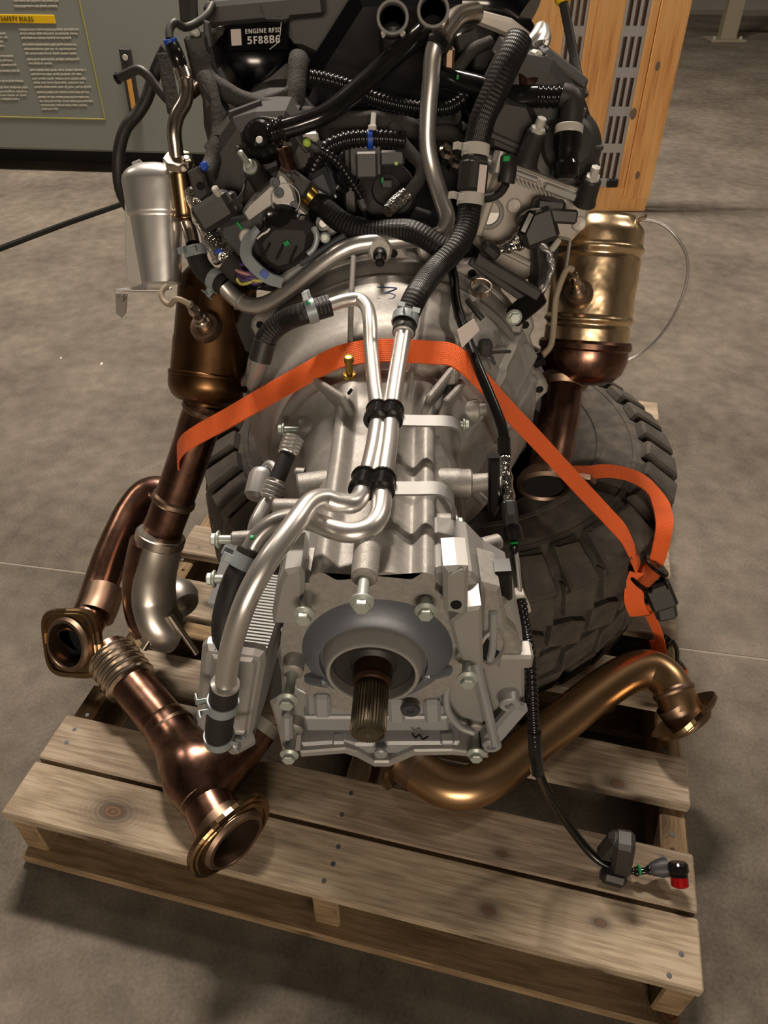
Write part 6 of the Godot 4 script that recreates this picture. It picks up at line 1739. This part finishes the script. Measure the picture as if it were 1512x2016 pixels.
	part("tab", slab(zp([[400, 40], [412, 44], [418, 92], [408, 100], [400, 80]], 1.19), Vector3.BACK, 0.006, 0.002), mats.plastic_grey, t)
	solo("strut", bar(Z(322, 110, 1.17), Z(343, 220, 1.13), 0.018, 0.018), mats.tape, "flat brownish black strut behind the bent silver pipe", "strut")
	t = thing("sensor_wire", "thin black wire arching from the sensor plug to the intake manifold", "wire", Z(380, 50, 1.18))
	part("wire", tube(zs([[334, 78, 1.14], [334, 58, 1.15], [345, 44, 1.16], [362, 54, 1.17], [385, 46, 1.19], [408, 28, 1.24], [418, 10, 1.27]]), 0.0052, 0.006, 12), mats.plastic_dark, t)
	# taped looms
	var looms := [
		["thick taped wiring loom running from the upper left corner across the engine", [[398, 108, 1.17], [400, 140, 1.16], [420, 165, 1.155], [455, 186, 1.15], [500, 205, 1.145], [548, 219, 1.14], [590, 228, 1.135]], 0.0125],
		["taped wiring loom crossing the middle of the engine under the white cable tie", [[598, 228, 1.15], [650, 236, 1.14], [700, 236, 1.13], [740, 236, 1.13], [775, 243, 1.13], [810, 252, 1.12], [840, 258, 1.13], [900, 262, 1.15]], 0.0125],
		["taped wiring loom dropping down the left flank of the engine", [[402, 150, 1.14], [415, 190, 1.12], [424, 240, 1.10], [428, 280, 1.08], [418, 318, 1.06], [405, 345, 1.04]], 0.012],
		["short upright taped stub below the smooth black intake duct", [[588, 112, 1.22], [586, 140, 1.20], [583, 175, 1.18], [578, 212, 1.16]], 0.0135],
		["thin taped wire dropping from the middle loom to the silver cap", [[775, 248, 1.11], [792, 280, 1.09], [812, 306, 1.07], [828, 326, 1.055], [826, 352, 1.045], [812, 372, 1.035], [796, 390, 1.03]], 0.0085],
		["thin taped wire crossing the black area left of the upright stub", [[510, 200, 1.16], [545, 190, 1.17], [565, 182, 1.17], [575, 170, 1.18]], 0.006],
		["taped wire arching beside the braided hose near the throttle", [[880, 160, 1.12], [905, 130, 1.13], [930, 100, 1.14], [965, 82, 1.16]], 0.008],
		["grey taped wire crossing behind the tall aluminium pipe", [[862, 262, 1.10], [890, 262, 1.09], [905, 278, 1.08], [915, 300, 1.07]], 0.009],
	]
	for q in looms:
		m = Mold.new()
		sweep(m, smooth(zs(q[1]), 0.008), func(s): return q[2] * (1.0 + 0.05 * sin(s * 140.0) + 0.04 * sin(s * 57.0)), 16)
		solo("wiring_loom", m, mats.tape, q[0], "wiring", "taped wiring looms")
	t = thing("foil_sleeve", "silver foil sleeve end in the middle of the engine valley", "sleeve", Z(780, 400, 1.02))
	part("sleeve", tube(zs([[800, 382, 1.03], [780, 400, 1.02], [762, 416, 1.005]]), func(s): return 0.0105 - 0.002 * smoothstep(0.02, 0.04, s), 0.004, 18), mats.foil, t)
	# corrugated conduits
	for q in [
		["corrugated conduit arching over the middle of the valley", [[608, 388, 1.07], [611, 355, 1.065], [622, 320, 1.06], [645, 292, 1.06], [680, 277, 1.065], [720, 273, 1.07], [760, 273, 1.075], [795, 277, 1.08]], 0.0118],
		["thin corrugated conduit running from the lime connector into the valley", [[626, 294, 1.035], [648, 306, 1.035], [668, 322, 1.04], [682, 342, 1.045], [698, 366, 1.05], [712, 390, 1.05]], 0.0066],
		["corrugated conduit sagging behind the tall aluminium pipe", [[612, 152, 1.16], [645, 158, 1.155], [690, 172, 1.15], [730, 192, 1.145], [780, 206, 1.14], [830, 214, 1.135], [880, 214, 1.13], [908, 200, 1.13], [920, 186, 1.135]], 0.0105],
	]: solo("conduit", ribbed(zs(q[1]), q[2], 0.0022, 0.0062), mats.conduit, q[0], "conduit", "corrugated conduits")
	t = thing("connector", "small lime tipped connector at the left end of the thin conduit", "connector", Z(610, 285, 1.03))
	plug(t, "body", 612, 286, 1.03, Vector3(0.026, 0.010, 0.010), -0.5, mats.plastic_grey, -0.4)
	plug(t, "tip", 604, 281, 1.024, Vector3(0.010, 0.0095, 0.009), -0.5, mats.lime, -0.4)
	plug(t, "latch", 612, 270, 1.045, Vector3(0.020, 0.012, 0.010), 0.05, mats.white_plastic, -0.4)
	t = thing("cable_tie", "white cable tie with a blue band on the valley conduit", "tie", Z(734, 260, 1.06))
	part("strap", bar(Z(736, 222, 1.09), Z(734, 250, 1.075), 0.007, 0.003, Vector3.BACK), mats.white_plastic, t)
	part("head", box(Z(733, 251, 1.07), Vector3(0.011, 0.006, 0.006), Basis.IDENTITY, 0.001), mats.white_plastic, t)
	part("blue_band", turned(Z(729, 274, 1.071), Vector3.RIGHT, [Vector2(0.0122, -0.0035), Vector2(0.0128, -0.003), Vector2(0.0128, 0.003), Vector2(0.0122, 0.0035)], 20), mats.blue, t, "blue band")
	# black hoses
	t = thing("vacuum_hose", "glossy black hose slanting from the open stubs down to a round quick connector", "hose", Z(520, 270, 1.02))
	part("hose", tube(zs([[835, 62, 1.11], [812, 82, 1.10], [780, 108, 1.09], [740, 144, 1.08], [700, 178, 1.065], [668, 206, 1.05], [635, 228, 1.04], [590, 245, 1.035], [556, 255, 1.03]]), 0.0122, 0.01, 18), mats.plastic_gloss, t)
	part("connector_neck", tube(zs([[562, 253, 1.03], [545, 258, 1.03], [528, 264, 1.028]]), func(s): return 0.0125 + (0.003 if fmod(s, 0.011) < 0.005 else 0.0), 0.0025, 22), mats.plastic_gloss, t)
	part("connector_head", turned(Z(514, 270, 1.04), Vector3(-0.1, 0.6, 0.8), [Vector2(0.026, -0.02), Vector2(0.026, 0.0), Vector2(0.022, 0.006), Vector2(0.018, 0.007), Vector2(0.017, 0.013), Vector2(0.012, 0.017), Vector2(0, 0.018)], 30), mats.plastic_gloss, t)
	part("white_dot", drum(Z(511, 276, 1.018), Vector3(-0.1, 0.6, 0.8), 0.0045, 0.003), mats.white, t, "white dot")
	t = thing("breather_pipe", "glossy black breather pipe crossing to the round housing on the right valve cover", "pipe", Z(1112, 300, 1.0))
	part("pipe", tube(zs([[868, 150, 1.10], [900, 158, 1.09], [940, 168, 1.075], [985, 182, 1.06], [1020, 188, 1.05], [1062, 190, 1.04]]), 0.0125, 0.01, 18), mats.plastic_gloss, t)
	part("bellows", ribbed(zs([[1058, 190, 1.04], [1085, 191, 1.035], [1112, 190, 1.03]]), 0.0135, 0.003, 0.0068, 20), mats.plastic_gloss, t)
	part("elbow", tube(zs([[1106, 188, 1.03], [1124, 194, 1.026], [1126, 215, 1.02], [1122, 250, 1.012]]), 0.0145, 0.006, 20), mats.plastic_dark, t)
	part("white_collar", turned(Z(1120, 254, 1.008), Z(1116, 300, 0.995) - Z(1120, 254, 1.008), [Vector2(0.0165, -0.004), Vector2(0.0175, -0.003), Vector2(0.0175, 0.004), Vector2(0.0165, 0.006)], 28), mats.white_plastic, t, "white collar")
	part("coupling", turned(Z(1120, 258, 1.008), Z(1114, 330, 0.99) - Z(1120, 258, 1.008), [Vector2(0.0165, 0), Vector2(0.0165, 0.02), Vector2(0.0145, 0.024), Vector2(0.0145, 0.034), Vector2(0.017, 0.038), Vector2(0.017, 0.052), Vector2(0.012, 0.056), Vector2(0, 0.056)], 26), mats.plastic_gloss, t)
	part("green_dot", box(Z(901, 152, 1.077), Vector3(0.003, 0.005, 0.002), Basis.IDENTITY, 0.0005), mats.green, t)
	t = thing("engine_lead", "thick sleeved black lead swinging from the yellow-banded connector under the valley", "cable", Z(760, 455, 0.99))
	part("sleeve", tube(zs([[622, 396, 1.02], [640, 410, 1.005], [662, 430, 0.995], [692, 448, 0.985], [728, 456, 0.978], [770, 454, 0.972], [808, 455, 0.965], [838, 468, 0.955], [866, 486, 0.945], [892, 496, 0.94]]), 0.0145, 0.008, 18), mats.braid, t)
	part("brass_band", tube(zs([[602, 376, 1.02], [614, 388, 1.018], [624, 397, 1.016]]), 0.012, 0.005, 20), mats.brass, t, "yellow brass band")
	plug(t, "plug", 588, 365, 1.02, Vector3(0.034, 0.026, 0.026), -0.6, mats.plastic_dark, -0.4, 0.005)
	# foil sleeve and loose coloured wires at the left
	t = thing("foil_harness", "crinkled foil wrapped harness with coloured wires behind the brown converter", "wiring", Z(430, 470, 1.0))
	part("foil", tube(zs([[388, 372, 1.045], [396, 402, 1.035], [405, 434, 1.025], [420, 466, 1.012], [436, 492, 1.0], [446, 510, 0.995]]), func(s): return 0.0165 + 0.0012 * sin(s * 210.0) + 0.001 * sin(s * 91.0), 0.003, 22), mats.foil, t, "crinkled foil")
	part("blue_mark", box(Z(432, 497, 0.983), Vector3(0.009, 0.010, 0.003), Basis(Vector3.BACK, 0.4), 0.001), mats.blue, t, "blue mark")
	part("tape", tube(zs([[448, 516, 0.99], [462, 530, 0.985], [474, 540, 0.98]]), 0.0155, 0.006, 18), mats.tape, t)
	for k in 14:
		var o := Vector3(cos(k * 2.4), sin(k * 2.4), 0) * 0.010 * sqrt(k / 14.0)
		var pts := [Z(470, 532, 0.978) + o * 0.9, Z(488, 545, 0.970) + o * 1.5 + Vector3(0, 0.004 * sin(k * 3.0), 0.004 * cos(k * 5.0)), Z(508, 546, 0.968) + o * 1.4, Z(530, 536, 0.985) + o]
		part("coloured_wire", tube(pts, 0.0024, 0.006, 8), [mats.purple, mats.purple, mats.wire_pink, mats.label_black, mats.purple, mats.wire_yellow, mats.purple][k % 7], t)
	# right side: control connectors, foil twists, black struts
	t = thing("connector", "cluster of black connectors on the right cylinder head", "connector", Z(1070, 450, 1.0))
	plug(t, "upper_body", 1080, 408, 1.0, Vector3(0.040, 0.022, 0.03), -0.1, mats.plastic_dark, -0.3, 0.005)
	plug(t, "middle_body", 1090, 425, 0.99, Vector3(0.058, 0.018, 0.026), -0.05, mats.plastic, -0.3, 0.003)
	plug(t, "lower_body", 1058, 448, 0.985, Vector3(0.048, 0.044, 0.03), 0.35, mats.plastic_dark, -0.3, 0.006)
	plug(t, "side_latch", 1036, 438, 0.975, Vector3(0.012, 0.03, 0.014), -0.4, mats.plastic_gloss, -0.3, 0.003)
	part("pull_wire", tube(zs([[1026, 424, 0.985], [1042, 414, 0.98], [1064, 410, 0.975]]), 0.0014, 0.005, 6), mats.alu_dull, t)
	solo("control_arm", slab(zp([[1048, 480], [1080, 470], [1104, 474], [1098, 520], [1086, 560], [1068, 590], [1050, 580], [1052, 530]], 1.0), Vector3.BACK, 0.05, 0.006), mats.plastic_dark, "black plastic guard between the bell housing and the gold heat shield", "guard")
	for q in [[[[975, 494, 0.985], [1000, 484, 0.985], [1016, 470, 0.985], [1026, 458, 0.99]], "upper foil twisted strand on the right cylinder head"], [[[974, 496, 0.982], [1005, 489, 0.98], [1030, 483, 0.98], [1048, 476, 0.985]], "lower foil twisted strand on the right cylinder head"]]:
		m = Mold.new()
		sweep(m, smooth(zs(q[0]), 0.003), func(s): return 0.0052 + 0.0014 * sin(s * 420.0), 14)
		solo("foil_strand", m, mats.foil, q[1], "wire", "")
	t = thing("twisted_wire", "grey twisted wire loop between the black connectors and the black bracket", "wire", Z(1080, 530, 0.97))
	for k in 2:
		m = Mold.new()
		var path := smooth(zs([[1056, 477, 0.975], [1070, 486, 0.97], [1082, 505, 0.965], [1085, 530, 0.96], [1080, 552, 0.955], [1064, 572, 0.945]]), 0.003)
		for q in path.size():
			var dd := dir_at(path, q)
			var ff := frame_for(dd)
			path[q] += (ff.x * cos(q * 0.55 + k * PI) + ff.z * sin(q * 0.55 + k * PI)) * 0.0026
		sweep(m, path, 0.0028, 8)
		part("strand", m, mats.alu_dull, t)
	part("white_tube", bar(Z(1084, 494, 0.975), Z(1102, 470, 0.985), 0.008, 0.008, Vector3.BACK, 0.003), mats.white_plastic, t, "white tube end")
	t = thing("black_strut", "pair of flat black struts slanting across the right of the bell housing", "strut", Z(1000, 550, 0.95))
	part("upper_strut", bar(Z(938, 508, 0.955), Z(1062, 582, 0.935), 0.014, 0.010, Vector3.BACK), mats.plastic, t)
	part("lower_strut", bar(Z(925, 512, 0.96), Z(1035, 590, 0.94), 0.010, 0.010, Vector3.BACK), mats.plastic_dark, t)
	part("end_clip", box(Z(966, 492, 0.965), Vector3(0.026, 0.016, 0.018), Basis(Vector3.BACK, -0.7), 0.004), mats.plastic_dark, t)
	part("cross_tie", tube(zs([[920, 590, 0.90], [935, 610, 0.89], [950, 628, 0.885]]), 0.004, 0.01, 8), mats.plastic_dark, t)
	t = thing("bright_sensor", "bright oval clip with a black sensor beside the labelled damper", "sensor", Z(985, 330, 1.0))
	part("clip", tube(zs([[986, 300, 1.0], [980, 322, 0.995], [976, 342, 0.99]]), func(s): return 0.0085, 0.006, 16), mats.alu, t)
	part("body", tube(zs([[998, 312, 0.995], [1000, 335, 0.985], [996, 360, 0.98]]), 0.011, 0.006, 16), mats.plastic_dark, t)
	part("lead", tube(zs([[996, 362, 0.98], [984, 380, 0.985], [962, 390, 0.99], [945, 388, 1.0]]), 0.0055, 0.006, 12), mats.plastic_dark, t)
	part("green_tip", box(Z(997, 312, 0.982), Vector3(0.009, 0.007, 0.004), Basis.IDENTITY, 0.001), mats.green, t, "green tip")

func build_strap() -> void:
	# the orange ratchet strap
	var t := thing("ratchet_strap", "bright orange ratchet strap pulled over the bell housing and round the tire", "strap", Z(1270, 1200, 0.85))
	var main := smooth([Z(350, 908, 0.93), Z(353, 886, 0.89), Z(372, 866, 0.866), Z(450, 822, 0.842), Z(530, 776, 0.825), Z(600, 737, 0.816), Z(658, 706, 0.812), Z(700, 695, 0.810), Z(745, 690, 0.808), Z(800, 691, 0.808), Z(850, 694, 0.809), Z(888, 698, 0.811), Z(915, 716, 0.810), Z(955, 756, 0.811), Z(1000, 806, 0.815), Z(1070, 880, 0.824), Z(1140, 956, 0.832), Z(1200, 1020, 0.838), Z(1228, 1052, 0.838), Z(1246, 1090, 0.836), Z(1262, 1132, 0.835)], 0.006)
	var sides := []
	for p in main:
		var x: float = p.x
		sides.append(Vector3(0.10 * signf(x - 0.02) * smoothstep(0.05, 0.2, absf(x - 0.02)), 0.58, -0.76))
	part("webbing", band(main, sides, 0.0295, 0.0022), mats.strap, t)
	# the turn under the left exhaust pipe
	var tail := smooth([Z(350, 908, 0.93), Z(356, 918, 0.98), Z(385, 918, 1.03)], 0.006)
	part("webbing", band(tail, tail.map(func(_p): return Vector3(0, 1, -0.1)), 0.0282, 0.0022), mats.strap, t)
	var loop := smooth([H(1112, 930, 0.472), H(1160, 930, 0.478), H(1195, 927, 0.482), H(1240, 935, 0.482), H(1275, 955, 0.478), H(1298, 985, 0.468), Z(1308, 1030, 0.872), Z(1300, 1080, 0.848), Z(1286, 1125, 0.835)], 0.006)
	sides = []
	for k in loop.size():
		var s := float(k) / loop.size()
		sides.append(Vector3(-0.25, 0.15, -1).lerp(Vector3(0.95, 0.05, -0.25), smoothstep(0.35, 0.75, s)))
	part("webbing", band(loop, sides, 0.0282, 0.0022), mats.strap, t)
	var roll := smooth([Z(1258, 1128, 0.822), Z(1250, 1155, 0.818), Z(1248, 1180, 0.815), Z(1254, 1200, 0.815), Z(1262, 1210, 0.822), Z(1270, 1200, 0.832)], 0.005)
	part("webbing", band(roll, roll.map(func(_p): return Vector3(0.9, 0.35, 0.1)), 0.030, 0.0022), mats.strap, t)
	var low := smooth([Z(1266, 1190, 0.83), Z(1286, 1225, 0.835), Z(1298, 1258, 0.845), Z(1304, 1292, 0.86)], 0.005)
	part("webbing", band(low, low.map(func(_p): return Vector3(0.8, 0.1, 0.55)), 0.018, 0.0022), mats.strap, t)
	var se := smooth(zs([[1286, 1262, 0.87], [1290, 1276, 0.872], [1286, 1290, 0.875]]), 0.004)
	part("strap_end", band(se, se.map(func(_p): return Vector3(1, 0, 0.3)), 0.014, 0.002), mats.strap, t)
	# the ratchet
	t = thing("ratchet", "black ratchet buckle on the orange strap beside the tire", "ratchet", Z(1285, 1190, 0.83))
	var c := Z(1276, 1130, 0.828)
	var ax := (Z(1290, 1112, 0.83) - Z(1256, 1146, 0.824)).normalized()
	part("spool", drum(c - ax * 0.015, ax, 0.0155, 0.030, 0.001, 26), mats.strap, t, "orange webbing wound on the spool")
	part("axle", drum(c - ax * 0.022, ax, 0.006, 0.044, 0.001, 16), mats.chain_black, t)
	for s in [-1, 1]:
		part("ratchet_wheel", turned(c + ax * s * 0.018, ax, [Vector2(0, -0.003), Vector2(0.022, -0.003), Vector2(0.024, -0.001), Vector2(0.024, 0.001), Vector2(0.022, 0.003), Vector2(0, 0.003)], 14), mats.chain_black, t)
	part("nut", turned(c - ax * 0.021, -ax, [Vector2(0.009, 0), Vector2(0.009, 0.006), Vector2(0.006, 0.008), Vector2(0, 0.008)], 6), mats.brass, t)
	var h := Z(1298, 1180, 0.828)
	for s in [-1, 1]: part("side_plate", bar(c + ax * s * 0.0215, h + ax * s * 0.016, 0.034, 0.003, ax, 0.001), mats.chain_black, t)
	part("handle", box(Z(1300, 1172, 0.82), Vector3(0.042, 0.048, 0.022), Basis(Vector3.BACK, 0.5) * Basis(Vector3.RIGHT, -0.4), 0.005), mats.plastic_dark, t)
	part("handle_grip", box(Z(1310, 1200, 0.825), Vector3(0.034, 0.036, 0.018), Basis(Vector3.BACK, 0.3) * Basis(Vector3.RIGHT, -0.4), 0.006), mats.plastic, t)
	part("cross_bar", drum(Z(1268, 1184, 0.826), Z(1290, 1186, 0.826) - Z(1268, 1184, 0.826), 0.004, 0.02), mats.chain_black, t)
	t = thing("strap_hook", "black coated wire hook at the lower end of the orange strap", "hook", Z(1300, 1290, 0.9))
	part("hook", tube(zs([[1286, 1292, 0.875], [1300, 1284, 0.872], [1308, 1268, 0.87], [1322, 1262, 0.87], [1332, 1278, 0.872], [1334, 1300, 0.88], [1340, 1306, 0.885], [1348, 1318, 0.89]]), 0.0042, 0.006, 12), mats.black_paint, t)
	part("hook", tube(zs([[1288, 1298, 0.88], [1298, 1290, 0.876], [1312, 1276, 0.872], [1318, 1260, 0.874], [1308, 1252, 0.878]]), 0.0042, 0.006, 12), mats.black_paint, t)
	part("hook_tip", drum(Z(1348, 1316, 0.89), Vector3(0.3, -1, 0.2), 0.0055, 0.012), mats.strap, t, "orange tip")
